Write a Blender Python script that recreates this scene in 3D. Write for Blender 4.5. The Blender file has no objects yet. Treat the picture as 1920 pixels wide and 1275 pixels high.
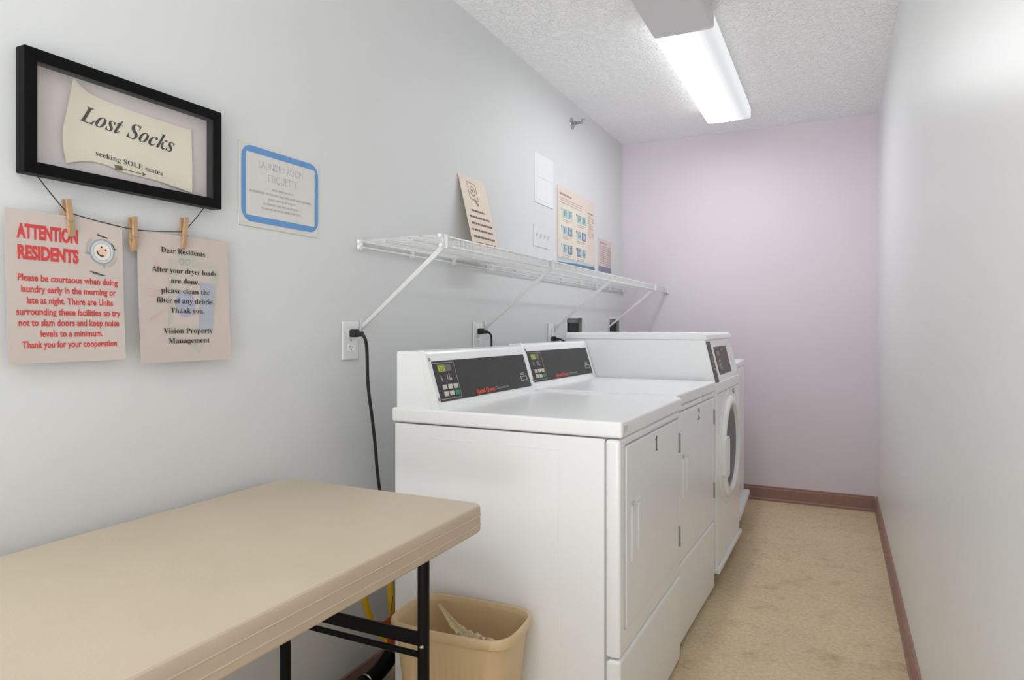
import bpy, bmesh, math, random
from mathutils import Vector, Matrix
random.seed(7)
R = math.radians
sc = bpy.context.scene
COL = sc.collection

# ------------------------------------------------------------------ camera, world, exposure
CAM = (1.4162, 0.0, 1.1571)
cam_d = bpy.data.cameras.new('camera')
cam_d.sensor_width = 36.0
cam_d.lens = 1254.62 * 36.0 / 1920.0
cam_d.shift_y = -22.6 / 1920.0
cam_d.clip_start = 0.02
cam_o = bpy.data.objects.new('camera', cam_d)
cam_o.location = CAM
cam_o.rotation_euler = (R(90), 0, R(25.8905))
COL.objects.link(cam_o)
sc.camera = cam_o

world = bpy.data.worlds.new('world')
sc.world = world
world.use_nodes = True
wn = world.node_tree
wtc = wn.nodes.new('ShaderNodeTexCoord'); wsx = wn.nodes.new('ShaderNodeSeparateXYZ'); wmr = wn.nodes.new('ShaderNodeMapRange')
wn.links.new(wtc.outputs['Generated'], wsx.inputs[0]); wn.links.new(wsx.outputs['Z'], wmr.inputs['Value'])
wmr.inputs['From Min'].default_value = -0.18; wmr.inputs['From Max'].default_value = 0.03
wmr.inputs['To Min'].default_value = 6.5     # brighter lower half, added to lift the ceiling through the doorway
wmr.inputs['To Max'].default_value = 1.0     # dimmer upper half of the added fill
wn.links.new(wmr.outputs['Result'], wn.nodes['Background'].inputs[1])
wn.nodes['Background'].inputs[0].default_value = (0.94, 0.97, 1.0, 1)

sc.view_settings.view_transform = 'Standard'
sc.view_settings.look = 'None'
sc.view_settings.gamma = 1.0
sc.view_settings.use_curve_mapping = False
sc.view_settings.exposure = 0.37
LAMP_FAR = 20.0      # luminance of the lit ceiling lens over the machines
LAMP_NEAR = 13.0     # luminance of the unseen ceiling lens added behind the camera
sc.cycles.max_bounces = 12
sc.cycles.diffuse_bounces = 8
sc.cycles.transparent_max_bounces = 12

# ------------------------------------------------------------------ room size
W, D, H = 1.6475, 4.788, 2.503
YF = -1.35          # wall behind the camera

FILL_DOOR = (0.16, 1.50, 2.22)   # unseen doorway added behind the camera to let fill light in: x0, x1, height
pd = bpy.data.lights.new('doorway_fill', 'AREA')  # portal for the fill light through the added doorway
pd.shape = 'RECTANGLE'
pd.size = FILL_DOOR[1] - FILL_DOOR[0]
pd.size_y = FILL_DOOR[2]
pd.cycles.is_portal = True
po_ = bpy.data.objects.new('doorway_fill', pd)
po_.location = ((FILL_DOOR[0] + FILL_DOOR[1]) / 2, YF - 0.06, FILL_DOOR[2] / 2)
po_.rotation_euler = (R(90), 0, 0)
COL.objects.link(po_)

# ------------------------------------------------------------------ materials
def s2l(c):
    return tuple(((v / 255) / 12.92 if v / 255 <= 0.04045 else ((v / 255 + 0.055) / 1.055) ** 2.4) for v in c)

def pm(name, rgb, rough=0.5, var=0.04, scale=18.0, bump=0.0, bscale=120.0, metal=0.0, spec=0.5, coat=0.0, srgb=True, detail=4.0):
    """procedural principled surface: slight noise in its colour, optional noise bump"""
    m = bpy.data.materials.new(name)
    m.use_nodes = True
    nt = m.node_tree
    b = nt.nodes['Principled BSDF']
    c = s2l(rgb) if srgb else rgb
    tc = nt.nodes.new('ShaderNodeTexCoord')
    nz = nt.nodes.new('ShaderNodeTexNoise')
    nz.inputs['Scale'].default_value = scale
    nz.inputs['Detail'].default_value = detail
    nt.links.new(tc.outputs['Object'], nz.inputs['Vector'])
    rp = nt.nodes.new('ShaderNodeValToRGB')
    rp.color_ramp.elements[0].position = 0.3
    rp.color_ramp.elements[1].position = 0.7
    rp.color_ramp.elements[0].color = tuple(v * (1 - var) for v in c) + (1,)
    rp.color_ramp.elements[1].color = tuple(min(1, v * (1 + var)) for v in c) + (1,)
    nt.links.new(nz.outputs['Fac'], rp.inputs['Fac'])
    nt.links.new(rp.outputs['Color'], b.inputs['Base Color'])
    b.inputs['Roughness'].default_value = rough
    b.inputs['Metallic'].default_value = metal
    b.inputs['Specular IOR Level'].default_value = spec
    b.inputs['Coat Weight'].default_value = coat
    if bump > 0:
        n2 = nt.nodes.new('ShaderNodeTexNoise')
        n2.inputs['Scale'].default_value = bscale
        n2.inputs['Detail'].default_value = 3
        nt.links.new(tc.outputs['Object'], n2.inputs['Vector'])
        bp = nt.nodes.new('ShaderNodeBump')
        bp.inputs['Strength'].default_value = bump
        bp.inputs['Distance'].default_value = 0.002
        nt.links.new(n2.outputs['Fac'], bp.inputs['Height'])
        nt.links.new(bp.outputs['Normal'], b.inputs['Normal'])
    return m

def emit_mat(name, rgb, strength):
    m = bpy.data.materials.new(name)
    m.use_nodes = True
    nt = m.node_tree
    nt.nodes.remove(nt.nodes['Principled BSDF'])
    e = nt.nodes.new('ShaderNodeEmission')
    e.inputs[0].default_value = rgb + (1,)
    e.inputs[1].default_value = strength
    nt.links.new(e.outputs[0], nt.nodes['Material Output'].inputs[0])
    return m

def film_mat(name, rgb, alpha, rough=0.15, fres=0.06):
    """clear sheet: transparent with a faint surface colour and a gloss"""
    m = bpy.data.materials.new(name)
    m.use_nodes = True
    nt = m.node_tree
    nt.nodes.remove(nt.nodes['Principled BSDF'])
    t = nt.nodes.new('ShaderNodeBsdfTransparent')
    p = nt.nodes.new('ShaderNodeBsdfPrincipled')
    nz = nt.nodes.new('ShaderNodeTexNoise')
    nz.inputs['Scale'].default_value = 25
    mp = nt.nodes.new('ShaderNodeMapRange')
    mp.inputs['To Min'].default_value = max(0, alpha - fres)
    mp.inputs['To Max'].default_value = min(1, alpha + fres)
    p.inputs['Base Color'].default_value = s2l(rgb) + (1,)
    p.inputs['Roughness'].default_value = rough
    mx = nt.nodes.new('ShaderNodeMixShader')
    nt.links.new(nz.outputs['Fac'], mp.inputs['Value'])
    nt.links.new(mp.outputs['Result'], mx.inputs[0])
    nt.links.new(t.outputs[0], mx.inputs[1])
    nt.links.new(p.outputs[0], mx.inputs[2])
    nt.links.new(mx.outputs[0], nt.nodes['Material Output'].inputs[0])
    return m

def floor_mat():
    m = pm('tan_floor', (170, 148, 120), 0.55)
    nt = m.node_tree
    b = nt.nodes['Principled BSDF']
    tc = nt.nodes.new('ShaderNodeTexCoord')
    def noise(scale, det, lo, hi, c0, c1):
        n = nt.nodes.new('ShaderNodeTexNoise')
        n.inputs['Scale'].default_value = scale
        n.inputs['Detail'].default_value = det
        n.inputs['Roughness'].default_value = 0.65
        nt.links.new(tc.outputs['Object'], n.inputs['Vector'])
        r = nt.nodes.new('ShaderNodeValToRGB')
        r.color_ramp.elements[0].position = lo
        r.color_ramp.elements[1].position = hi
        r.color_ramp.elements[0].color = s2l(c0) + (1,)
        r.color_ramp.elements[1].color = s2l(c1) + (1,)
        nt.links.new(n.outputs['Fac'], r.inputs['Fac'])
        return r
    a = noise(2.6, 6, 0.3, 0.7, (208, 190, 156), (222, 204, 168))
    s = noise(60, 3, 0.25, 0.6, (170, 150, 128), (255, 255, 255))
    d = noise(9, 5, 0.28, 0.46, (205, 190, 170), (255, 255, 255))
    m1 = nt.nodes.new('ShaderNodeMix'); m1.data_type = 'RGBA'; m1.blend_type = 'MULTIPLY'
    m1.inputs[0].default_value = 0.38
    m2 = nt.nodes.new('ShaderNodeMix'); m2.data_type = 'RGBA'; m2.blend_type = 'MULTIPLY'
    m2.inputs[0].default_value = 0.6
    nt.links.new(a.outputs[0], m1.inputs[6]); nt.links.new(s.outputs[0], m1.inputs[7])
    nt.links.new(m1.outputs[2], m2.inputs[6]); nt.links.new(d.outputs[0], m2.inputs[7])
    nt.links.new(m2.outputs[2], b.inputs['Base Color'])
    return m

def ceiling_mat():
    m = pm('textured_ceiling', (249, 249, 249), 0.85, 0.01)
    nt = m.node_tree
    b = nt.nodes['Principled BSDF']
    tc = nt.nodes.new('ShaderNodeTexCoord')
    v = nt.nodes.new('ShaderNodeTexNoise')
    v.inputs['Scale'].default_value = 34
    v.inputs['Detail'].default_value = 3
    v.inputs['Distortion'].default_value = 1.2
    nt.links.new(tc.outputs['Object'], v.inputs['Vector'])
    rp = nt.nodes.new('ShaderNodeValToRGB')
    rp.color_ramp.elements[0].position = 0.42
    rp.color_ramp.elements[1].position = 0.62
    nt.links.new(v.outputs['Fac'], rp.inputs['Fac'])
    bp = nt.nodes.new('ShaderNodeBump')
    bp.inputs['Strength'].default_value = 0.75
    bp.inputs['Distance'].default_value = 0.007
    nt.links.new(rp.outputs['Color'], bp.inputs['Height'])
    nt.links.new(bp.outputs['Normal'], b.inputs['Normal'])
    return m

def lens_mat(name, strength, dim):
    """lit prismatic lens of a fluorescent fixture: its one burning tube stands left of the middle"""
    m = emit_mat(name, (0.97, 0.985, 1.0), strength)
    nt = m.node_tree
    e = [n for n in nt.nodes if n.type == 'EMISSION'][0]
    tc = nt.nodes.new('ShaderNodeTexCoord')
    sx = nt.nodes.new('ShaderNodeSeparateXYZ')
    nt.links.new(tc.outputs['Object'], sx.inputs[0])
    fc = nt.nodes.new('ShaderNodeFloatCurve')
    mr = nt.nodes.new('ShaderNodeMapRange')
    mr.inputs['From Min'].default_value = -0.128
    mr.inputs['From Max'].default_value = 0.128
    nt.links.new(sx.outputs['X'], mr.inputs['Value'])
    nt.links.new(mr.outputs['Result'], fc.inputs['Value'])
    cv = fc.mapping.curves[0]
    cv.points[0].location = (0.0, 0.11)
    cv.points[1].location = (1.0, dim / strength)
    cv.points.new(0.15, 0.42); cv.points.new(0.34, 1.0); cv.points.new(0.50, 0.75); cv.points.new(0.62, 0.20); cv.points.new(0.70, 0.055); cv.points.new(0.80, dim / strength)
    fc.mapping.update()
    ml = nt.nodes.new('ShaderNodeMath'); ml.operation = 'MULTIPLY'; ml.inputs[1].default_value = strength
    nt.links.new(fc.outputs['Value'], ml.inputs[0])
    nt.links.new(ml.outputs[0], e.inputs[1])
    return m

M = {}
M['wall'] = pm('painted_wall', (217, 218, 218), 0.62, 0.012, 1.5, 0.12, 90)
M['wall_gloss'] = pm('semi_gloss_wall', (230, 231, 231), 0.34, 0.012, 1.2, 0.10, 14)
M['pink'] = pm('lilac_wall', (222, 213, 221), 0.6, 0.012, 2.0, 0.10, 90)
M['ceiling'] = ceiling_mat()
M['floor'] = floor_mat()
M['base'] = pm('brown_rubber', (150, 116, 106), 0.5, 0.06, 30)
M['enamel'] = pm('white_enamel', (247, 248, 249), 0.22, 0.006, 4, 0, 0, 0, 0.5, 0.0)
M['enamel2'] = pm('white_plastic', (240, 241, 241), 0.3, 0.008, 6)
M['ring'] = pm('white_door_plastic', (245, 246, 247), 0.25, 0.006, 6)
M['seam'] = pm('grey_gap', (176, 177, 178), 0.8, 0.05)
M['emboss'] = pm('embossed_enamel', (214, 215, 216), 0.3, 0.01)
M['panel'] = pm('charcoal_overlay', (44, 43, 42), 0.42, 0.08, 40)
M['line'] = pm('grey_print', (160, 154, 148), 0.6)
M['lightprint'] = pm('pale_print', (184, 178, 168), 0.6)
M['redprint'] = pm('red_print', (238, 92, 66), 0.6)
M['key'] = pm('ivory_key', (205, 198, 190), 0.5)
M['greenkey'] = pm('green_key', (20, 146, 108), 0.5)
M['lcd_dark'] = pm('unlit_display', (112, 100, 100), 0.3)
M['lcd'] = pm('yellow_green_display', (140, 152, 40), 0.3)
M['lcd_digit'] = pm('display_digit', (206, 218, 96), 0.4)
M['brownpanel'] = pm('brown_overlay', (74, 58, 56), 0.4, 0.1, 60)
M['steel'] = pm('hinge_steel', (160, 160, 160), 0.4, 0.05, 60, metal=0.4)
M['chrome'] = pm('chrome', (190, 190, 190), 0.18, 0.03, 60, metal=1.0)
M['black'] = pm('black_metal', (9, 9, 10), 0.45, 0.1, spec=0.2)
M['blackrub'] = pm('black_rubber', (34, 35, 36), 0.55, 0.1)
M['greydecal'] = pm('dark_grey_decal', (84, 86, 88), 0.5)
M['glassdark'] = pm('smoked_glass', (66, 68, 70), 0.3, 0.1, 6, spec=0.25)
M['tub'] = pm('grey_gasket', (150, 151, 151), 0.5)
M['table'] = pm('tan_table_plastic', (203, 188, 164), 0.5, 0.035, 5, 0.22, 260)
M['tableedge'] = pm('tan_table_edge', (190, 172, 150), 0.5, 0.03, 12)
M['bin'] = pm('tan_bin_plastic', (215, 188, 147), 0.42, 0.04, 8)
M['liner'] = film_mat('bag_film', (240, 226, 176), 0.10, 0.2, 0.05)
M['linerfold'] = film_mat('crinkled_bag_film', (248, 238, 200), 0.62, 0.16, 0.25)
M['frame'] = pm('black_wood', (8, 8, 8), 0.45, 0.2, 30, spec=0.12)
M['mat'] = pm('frame_backing', (206, 197, 196), 0.8, 0.02)
M['glass'] = film_mat('frame_glass', (235, 240, 240), 0.03, 0.03, 0.01)
M['card'] = pm('cream_card', (218, 209, 190), 0.7, 0.02)
M['ink'] = pm('black_ink', (40, 38, 32), 0.7)
M['gold'] = pm('gold_ink', (104, 84, 26), 0.6, 0.15)
M['paperpink'] = pm('paper_pinkish', (200, 187, 179), 0.75, 0.012)
M['paperwhite'] = pm('paper_white', (216, 213, 208), 0.5, 0.012)
M['redink'] = pm('red_ink', (206, 66, 66), 0.7)
M['wm_green'] = pm('faded_green_print', (188, 185, 170), 0.75)
M['wm_blue'] = pm('faded_blue_print', (170, 174, 184), 0.75)
M['wm_blue2'] = pm('faded_deep_blue_print', (170, 171, 188), 0.75)
M['wm_red'] = pm('faded_red_print', (204, 178, 172), 0.75)
M['clockgrey'] = pm('grey_blue_ink', (150, 160, 164), 0.7)
M['clockface'] = pm('pale_face_ink', (226, 216, 206), 0.7)
M['clockring'] = pm('pale_ring_ink', (198, 206, 208), 0.7)
M['skin'] = pm('peach_ink', (226, 190, 170), 0.7)
M['pin'] = pm('pine_wood', (178, 144, 108), 0.65, 0.12, 40)
M['string'] = pm('dark_twine', (46, 48, 52), 0.8)
M['blueborder'] = pm('blue_border_print', (98, 150, 205), 0.6, 0.05)
M['lavink'] = pm('pale_lavender_ink', (170, 172, 188), 0.7)
M['greyink'] = pm('faint_grey_ink', (186, 184, 182), 0.7)
M['wire'] = pm('white_coated_wire', (222, 222, 222), 0.35, 0.01)
M['plate'] = pm('white_plate', (231, 232, 232), 0.4, 0.01)
M['slot'] = pm('slot_dark', (70, 70, 70), 0.6)
M['boxgrey'] = pm('grey_box', (160, 160, 158), 0.6)
M['boxblack'] = pm('black_core', (22, 22, 23), 0.6)
M['beige'] = pm('beige_sheet', (224, 209, 191), 0.5, 0.02)
M['poster'] = pm('cream_poster', (224, 211, 200), 0.5, 0.02)
M['postery'] = pm('cream_yellow_print', (225, 217, 200), 0.5)
M['teal'] = pm('teal_print', (172, 203, 200), 0.5, 0.12, 60)
M['tealdk'] = pm('dark_teal_print', (124, 150, 154), 0.5)
M['sky'] = pm('light_blue_print', (176, 201, 212), 0.5, 0.1, 60)
M['navy'] = pm('slate_blue_print', (124, 136, 160), 0.5, 0.1, 80)
M['strip'] = pm('blue_strip_print', (92, 122, 144), 0.5)
M['mauve'] = pm('mauve_sheet', (216, 202, 198), 0.5, 0.02)
M['violet'] = pm('violet_strip_print', (128, 128, 152), 0.5)
M['brownink'] = pm('brown_ink', (164, 140, 124), 0.7)
M['pinkink'] = pm('dusty_pink_ink', (190, 160, 160), 0.7)
M['darkbrownink'] = pm('dark_brown_ink', (118, 100, 86), 0.7)
M['yellow'] = pm('yellow_hose', (214, 178, 22), 0.4, 0.06)
M['orange'] = pm('orange_tag', (196, 92, 40), 0.55, 0.35, 90)
M['greyhose'] = pm('grey_hose', (96, 92, 84), 0.6)
M['fixture'] = pm('white_fixture', (230, 230, 230), 0.4, 0.01)
M['lens_off'] = pm('unlit_acrylic_lens', (206, 206, 206), 0.35, 0.008, 5)
M['lens_far'] = lens_mat('lit_acrylic_lens', LAMP_FAR, 0.70)
M['lens_near'] = lens_mat('added_lit_lens', LAMP_NEAR, 6.0)

# ------------------------------------------------------------------ mesh builder
class MB:
    def __init__(self):
        self.bm = bmesh.new()
        self.mi = 0
        self.mats = []
    def use(self, name):
        if name not in self.mats:
            self.mats.append(name)
        self.mi = self.mats.index(name)
        return self
    def _f(self, vs):
        try:
            f = self.bm.faces.new(vs)
            f.material_index = self.mi
            f.smooth = True
            return f
        except ValueError:
            return None
    def absorb(self, tmp, mat=None):
        mp = {}
        for v in tmp.verts:
            mp[v] = self.bm.verts.new(mat @ v.co if mat else v.co)
        for f in tmp.faces:
            self._f([mp[v] for v in f.verts])
        tmp.free()
    def box(self, x0, x1, y0, y1, z0, z1, r=0.0, seg=3, edges=None):
        t = bmesh.new()
        bmesh.ops.create_cube(t, size=1)
        for v in t.verts:
            v.co = Vector(((x0 + x1) / 2 + v.co.x * (x1 - x0), (y0 + y1) / 2 + v.co.y * (y1 - y0), (z0 + z1) / 2 + v.co.z * (z1 - z0)))
        if r > 0:
            es = [e for e in t.edges if edges is None or edges(e)]
            bmesh.ops.bevel(t, geom=es, offset=r, segments=seg, profile=0.5, affect='EDGES')
        self.absorb(t)
        return self
    def prism(self, poly, d0, d1, axis='x', r=0.0, seg=2):
        """poly = list of 2D points; extruded along axis between d0 and d1. axis x: poly=(y,z); y: (x,z); z: (x,y)"""
        def P(a, b, d):
            return {'x': (d, a, b), 'y': (a, d, b), 'z': (a, b, d)}[axis]
        t = bmesh.new()
        v0 = [t.verts.new(P(a, b, d0)) for a, b in poly]
        v1 = [t.verts.new(P(a, b, d1)) for a, b in poly]
        t.faces.new(v0); t.faces.new(v1[::-1])
        n = len(poly)
        for i in range(n):
            t.faces.new((v0[i], v1[i], v1[(i + 1) % n], v0[(i + 1) % n]))
        bmesh.ops.recalc_face_normals(t, faces=t.faces)
        if r > 0:
            bmesh.ops.bevel(t, geom=list(t.edges), offset=r, segments=seg, profile=0.5, affect='EDGES')
        self.absorb(t)
        return self
    def tube(self, pts, rad, n=10, closed=False, caps=True):
        pts = [Vector(p) for p in pts]
        rs = rad if isinstance(rad, (list, tuple)) else [rad] * len(pts)
        m = len(pts)
        tang = []
        for i in range(m):
            a = pts[(i - 1) % m] if closed or i > 0 else pts[i]
            b = pts[(i + 1) % m] if closed or i < m - 1 else pts[i]
            tang.append((b - a).normalized())
        up = Vector((0, 0, 1)) if abs(tang[0].z) < 0.9 else Vector((1, 0, 0))
        nrm = (up - tang[0] * up.dot(tang[0])).normalized()
        rings = []
        for i in range(m):
            nrm = (nrm - tang[i] * nrm.dot(tang[i])).normalized()
            bn = tang[i].cross(nrm)
            rings.append([self.bm.verts.new(pts[i] + (nrm * math.cos(2 * math.pi * k / n) + bn * math.sin(2 * math.pi * k / n)) * rs[i]) for k in range(n)])
        for i in range(m if closed else m - 1):
            A, B = rings[i], rings[(i + 1) % m]
            for k in range(n):
                self._f((A[k], A[(k + 1) % n], B[(k + 1) % n], B[k]))
        if caps and not closed:
            self._f(rings[0][::-1]); self._f(rings[-1])
        return self
    def lathe(self, prof, c, axis='z', n=48, cap=False):
        """prof = [(r, h)]; h along axis from centre c"""
        rings = []
        for r, h in prof:
            ring = []
            for k in range(n):
                a = 2 * math.pi * k / n
                p = {'z': (r * math.cos(a), r * math.sin(a), h), 'y': (r * math.cos(a), h, r * math.sin(a)), 'x': (h, r * math.cos(a), r * math.sin(a))}[axis]
                ring.append(self.bm.verts.new(Vector(c) + Vector(p)))
            rings.append(ring)
        for A, B in zip(rings, rings[1:]):
            for k in range(n):
                self._f((A[k], A[(k + 1) % n], B[(k + 1) % n], B[k]))
        if cap:
            self._f(rings[0]); self._f(rings[-1][::-1])
        return self
    def quad(self, a, b, c, d):
        self._f([self.bm.verts.new(p) for p in (a, b, c, d)])
        return self
    def poly(self, pts):
        self._f([self.bm.verts.new(p) for p in pts])
        return self
    def grid(self, fn, nu, nv):
        vs = [[self.bm.verts.new(fn(i / nu, j / nv)) for j in range(nv + 1)] for i in range(nu + 1)]
        for i in range(nu):
            for j in range(nv):
                self._f((vs[i][j], vs[i + 1][j], vs[i + 1][j + 1], vs[i][j + 1]))
        return self
    def slab(self, fn, nu, nv, nrm, th):
        """curved sheet of thickness th: front fn, back offset by -nrm*th"""
        nrm = Vector(nrm)
        F = [[self.bm.verts.new(fn(i / nu, j / nv)) for j in range(nv + 1)] for i in range(nu + 1)]
        B = [[self.bm.verts.new(F[i][j].co - nrm * th) for j in range(nv + 1)] for i in range(nu + 1)]
        for i in range(nu):
            for j in range(nv):
                self._f((F[i][j], F[i + 1][j], F[i + 1][j + 1], F[i][j + 1]))
                self._f((B[i][j], B[i][j + 1], B[i + 1][j + 1], B[i + 1][j]))
        for i in range(nu):
            self._f((F[i][0], B[i][0], B[i + 1][0], F[i + 1][0]))
            self._f((F[i][nv], F[i + 1][nv], B[i + 1][nv], B[i][nv]))
        for j in range(nv):
            self._f((F[0][j], F[0][j + 1], B[0][j + 1], B[0][j]))
            self._f((F[nu][j], B[nu][j], B[nu][j + 1], F[nu][j + 1]))
        return self
    def text(self, body, fn, x0, x1, y, cap, bold=0.0, maxw=None, shear=0.0, height_only=False):
        """writing: baseline from (x0,y), fitted to run to x1, capitals `cap` tall; fn(x,y) -> 3D"""
        cu = bpy.data.curves.new('t', 'FONT')
        cu.body = body
        cu.size = 1.0
        cu.offset = bold
        cu.shear = shear
        cu.resolution_u = 3
        ob = bpy.data.objects.new('t', cu)
        COL.objects.link(ob)
        dg = bpy.context.evaluated_depsgraph_get()
        me = bpy.data.meshes.new_from_object(ob.evaluated_get(dg))
        bpy.data.objects.remove(ob)
        bpy.data.curves.remove(cu)
        if len(me.vertices) == 0:
            return self
        xs = [v.co.x for v in me.vertices]
        a, b = min(xs), max(xs)
        sx = (x1 - x0) / max(1e-6, b - a)
        sy = cap / 0.72
        vs = [self.bm.verts.new(fn(x0 + (v.co.x - a) * sx, y + v.co.y * sy)) for v in me.vertices]
        for p in me.polygons:
            self._f([vs[i] for i in p.vertices])
        bpy.data.meshes.remove(me)
        return self
    def words(self, fn, x0, x1, y, h, seed=0):
        """a row of small unreadable word-long marks"""
        rnd = random.Random(seed)
        x = x0
        while x < x1 - 1e-4:
            w = min(h * rnd.uniform(1.6, 4.2), x1 - x)
            self.quad(fn(x, y), fn(x + w, y), fn(x + w, y + h), fn(x, y + h))
            x += w + h * 0.55
        return self
    def disc(self, fn, cx, cy, rx, ry, n=28):
        self.poly([fn(cx + rx * math.cos(2 * math.pi * k / n), cy + ry * math.sin(2 * math.pi * k / n)) for k in range(n)])
        return self
    def patch(self, fn, pts, step=0.012):
        """flat 2D outline cut into small triangles so that it follows a curved sheet"""
        t = bmesh.new()
        t.faces.new([t.verts.new((p[0], p[1], 0)) for p in pts])
        bmesh.ops.triangulate(t, faces=t.faces)
        for _ in range(6):
            es = [e for e in t.edges if e.calc_length() > step]
            if not es: break
            bmesh.ops.subdivide_edges(t, edges=es, cuts=1)
            bmesh.ops.triangulate(t, faces=t.faces)
        bmesh.ops.recalc_face_normals(t, faces=t.faces)
        for v in t.verts:
            v.co = Vector(fn(v.co.x, v.co.y))
        self.absorb(t)
        return self
    def ring(self, fn, cx, cy, r0, r1, n=36, asp=1.0, a0=0.0, a1=360.0):
        for k in range(n):
            a = R(a0 + (a1 - a0) * k / n); b = R(a0 + (a1 - a0) * (k + 1) / n)
            self.quad(fn(cx + r0 * math.cos(a) * asp, cy + r0 * math.sin(a)), fn(cx + r1 * math.cos(a) * asp, cy + r1 * math.sin(a)),
                      fn(cx + r1 * math.cos(b) * asp, cy + r1 * math.sin(b)), fn(cx + r0 * math.cos(b) * asp, cy + r0 * math.sin(b)))
        return self
    def stroke(self, fn, x0, y0, x1, y1, w):
        dx, dy = x1 - x0, y1 - y0
        l = math.hypot(dx, dy)
        nx, ny = -dy / l * w / 2, dx / l * w / 2
        self.quad(fn(x0 - nx, y0 - ny), fn(x1 - nx, y1 - ny), fn(x1 + nx, y1 + ny), fn(x0 + nx, y0 + ny))
        return self
    def rect(self, fn, x0, x1, y0, y1):
        self.quad(fn(x0, y0), fn(x1, y0), fn(x1, y1), fn(x0, y1))
        return self
    def build(self, name, mats=None, parent=None, label=None, wn=True, flip=False, angle=35):
        me = bpy.data.meshes.new(name)
        if flip:
            bmesh.ops.reverse_faces(self.bm, faces=self.bm.faces)
        self.bm.to_mesh(me)
        self.bm.free()
        names = self.mats if self.mats else ([mats] if isinstance(mats, str) else mats)
        for n in names:
            me.materials.append(M[n])
        me.set_sharp_from_angle(angle=R(angle))
        o = bpy.data.objects.new(name, me)
        COL.objects.link(o)
        if parent:
            o.parent = parent
        if label:
            o['label'] = label
        if wn:
            w = o.modifiers.new('weighted', 'WEIGHTED_NORMAL')
            w.keep_sharp = True
        return o

def tag(o, label, cat, group=None, kind=None):
    o['label'] = label
    o['category'] = cat
    if group: o['group'] = group
    if kind: o['kind'] = kind
    return o

def thing(name, label, cat, loc=(0, 0, 0), rot=(0, 0, 0), group=None):
    o = bpy.data.objects.new(name, None)
    o.empty_display_size = 0.05
    COL.objects.link(o)
    o.location = loc
    o.rotation_euler = rot
    return tag(o, label, cat, group)

def struct(name, mb, mats=None):
    o = mb.build(name, mats, wn=False)
    o['kind'] = 'structure'
    return o

def copy_tree(o, parent=None):
    c = o.copy()
    COL.objects.link(c)
    if parent: c.parent = parent
    for ch in list(o.children):
        copy_tree(ch, c)
    return c

WALLROT = (R(90), 0, R(90))     # local x = along the left wall (+y), local y = up, local z = out into the room

# ------------------------------------------------------------------ room shell
mb = MB(); mb.box(-0.12, W + 0.12, YF - 0.12, D + 0.12, -0.1, 0); struct('floor', mb, 'floor')
mb = MB(); mb.box(-0.12, W + 0.12, YF - 0.12, D + 0.12, H, H + 0.1); struct('ceiling', mb, 'ceiling')
mb = MB(); mb.box(-0.12, W + 0.12, D, D + 0.12, 0, H); struct('wall_back', mb, 'pink')
mb = MB(); mb.box(W, W + 0.12, YF, D, 0, H); struct('wall_right', mb, 'wall_gloss')
mb = MB()
mb.box(-0.12, FILL_DOOR[0], YF - 0.12, YF, 0, H); mb.box(FILL_DOOR[1], W + 0.12, YF - 0.12, YF, 0, H); mb.box(FILL_DOOR[0], FILL_DOOR[1], YF - 0.12, YF, FILL_DOOR[2], H)
struct('wall_front', mb, 'wall')
mb = MB()
mb.box(FILL_DOOR[0] - 0.06, FILL_DOOR[0], YF, YF + 0.015, 0, FILL_DOOR[2] + 0.06, 0.003); mb.box(FILL_DOOR[1], FILL_DOOR[1] + 0.06, YF, YF + 0.015, 0, FILL_DOOR[2] + 0.06, 0.003); mb.box(FILL_DOOR[0], FILL_DOOR[1], YF, YF + 0.015, FILL_DOOR[2], FILL_DOOR[2] + 0.06, 0.003)
struct('trim_1', mb, 'plate')  # casing round the added doorway
# left wall with two openings for the recessed boxes
HOLES = [(3.640, 3.900, 0.96, 1.218), (4.455, 4.690, 0.96, 1.222)]
mb = MB()
ys = sorted([YF, D] + [h[0] for h in HOLES] + [h[1] for h in HOLES])
for a, b in zip(ys, ys[1:]):
    hole = [h for h in HOLES if abs(h[0] - a) < 1e-6]
    if hole:
        h = hole[0]
        mb.box(-0.12, 0, a, b, 0, h[2]); mb.box(-0.12, 0, a, b, h[3], H)
    else:
        mb.box(-0.12, 0, a, b, 0, H)
bmesh.ops.remove_doubles(mb.bm, verts=mb.bm.verts, dist=1e-5)
struct('wall_left', mb, 'wall')

def base_profile(h, t):
    return [(0, 0), (t, 0), (t, 0.012), (t * 0.72, 0.018), (t * 0.72, h - 0.016), (t * 0.5, h - 0.012), (t * 0.5, h - 0.003), (t * 0.2, h), (0, h)]
mb = MB(); mb.prism([(D - a, b) for a, b in base_profile(0.097, 0.016)], 0.0, W - 0.016, 'x'); struct('baseboard_back', mb, 'base')
mb = MB(); mb.prism([(W - a, b) for a, b in base_profile(0.097, 0.016)], YF, D, 'y'); struct('baseboard_right', mb, 'base')
mb = MB(); mb.prism([(a, b) for a, b in base_profile(0.045, 0.012)], YF, D - 0.016, 'y'); struct('baseboard_left', mb, 'base')

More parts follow.
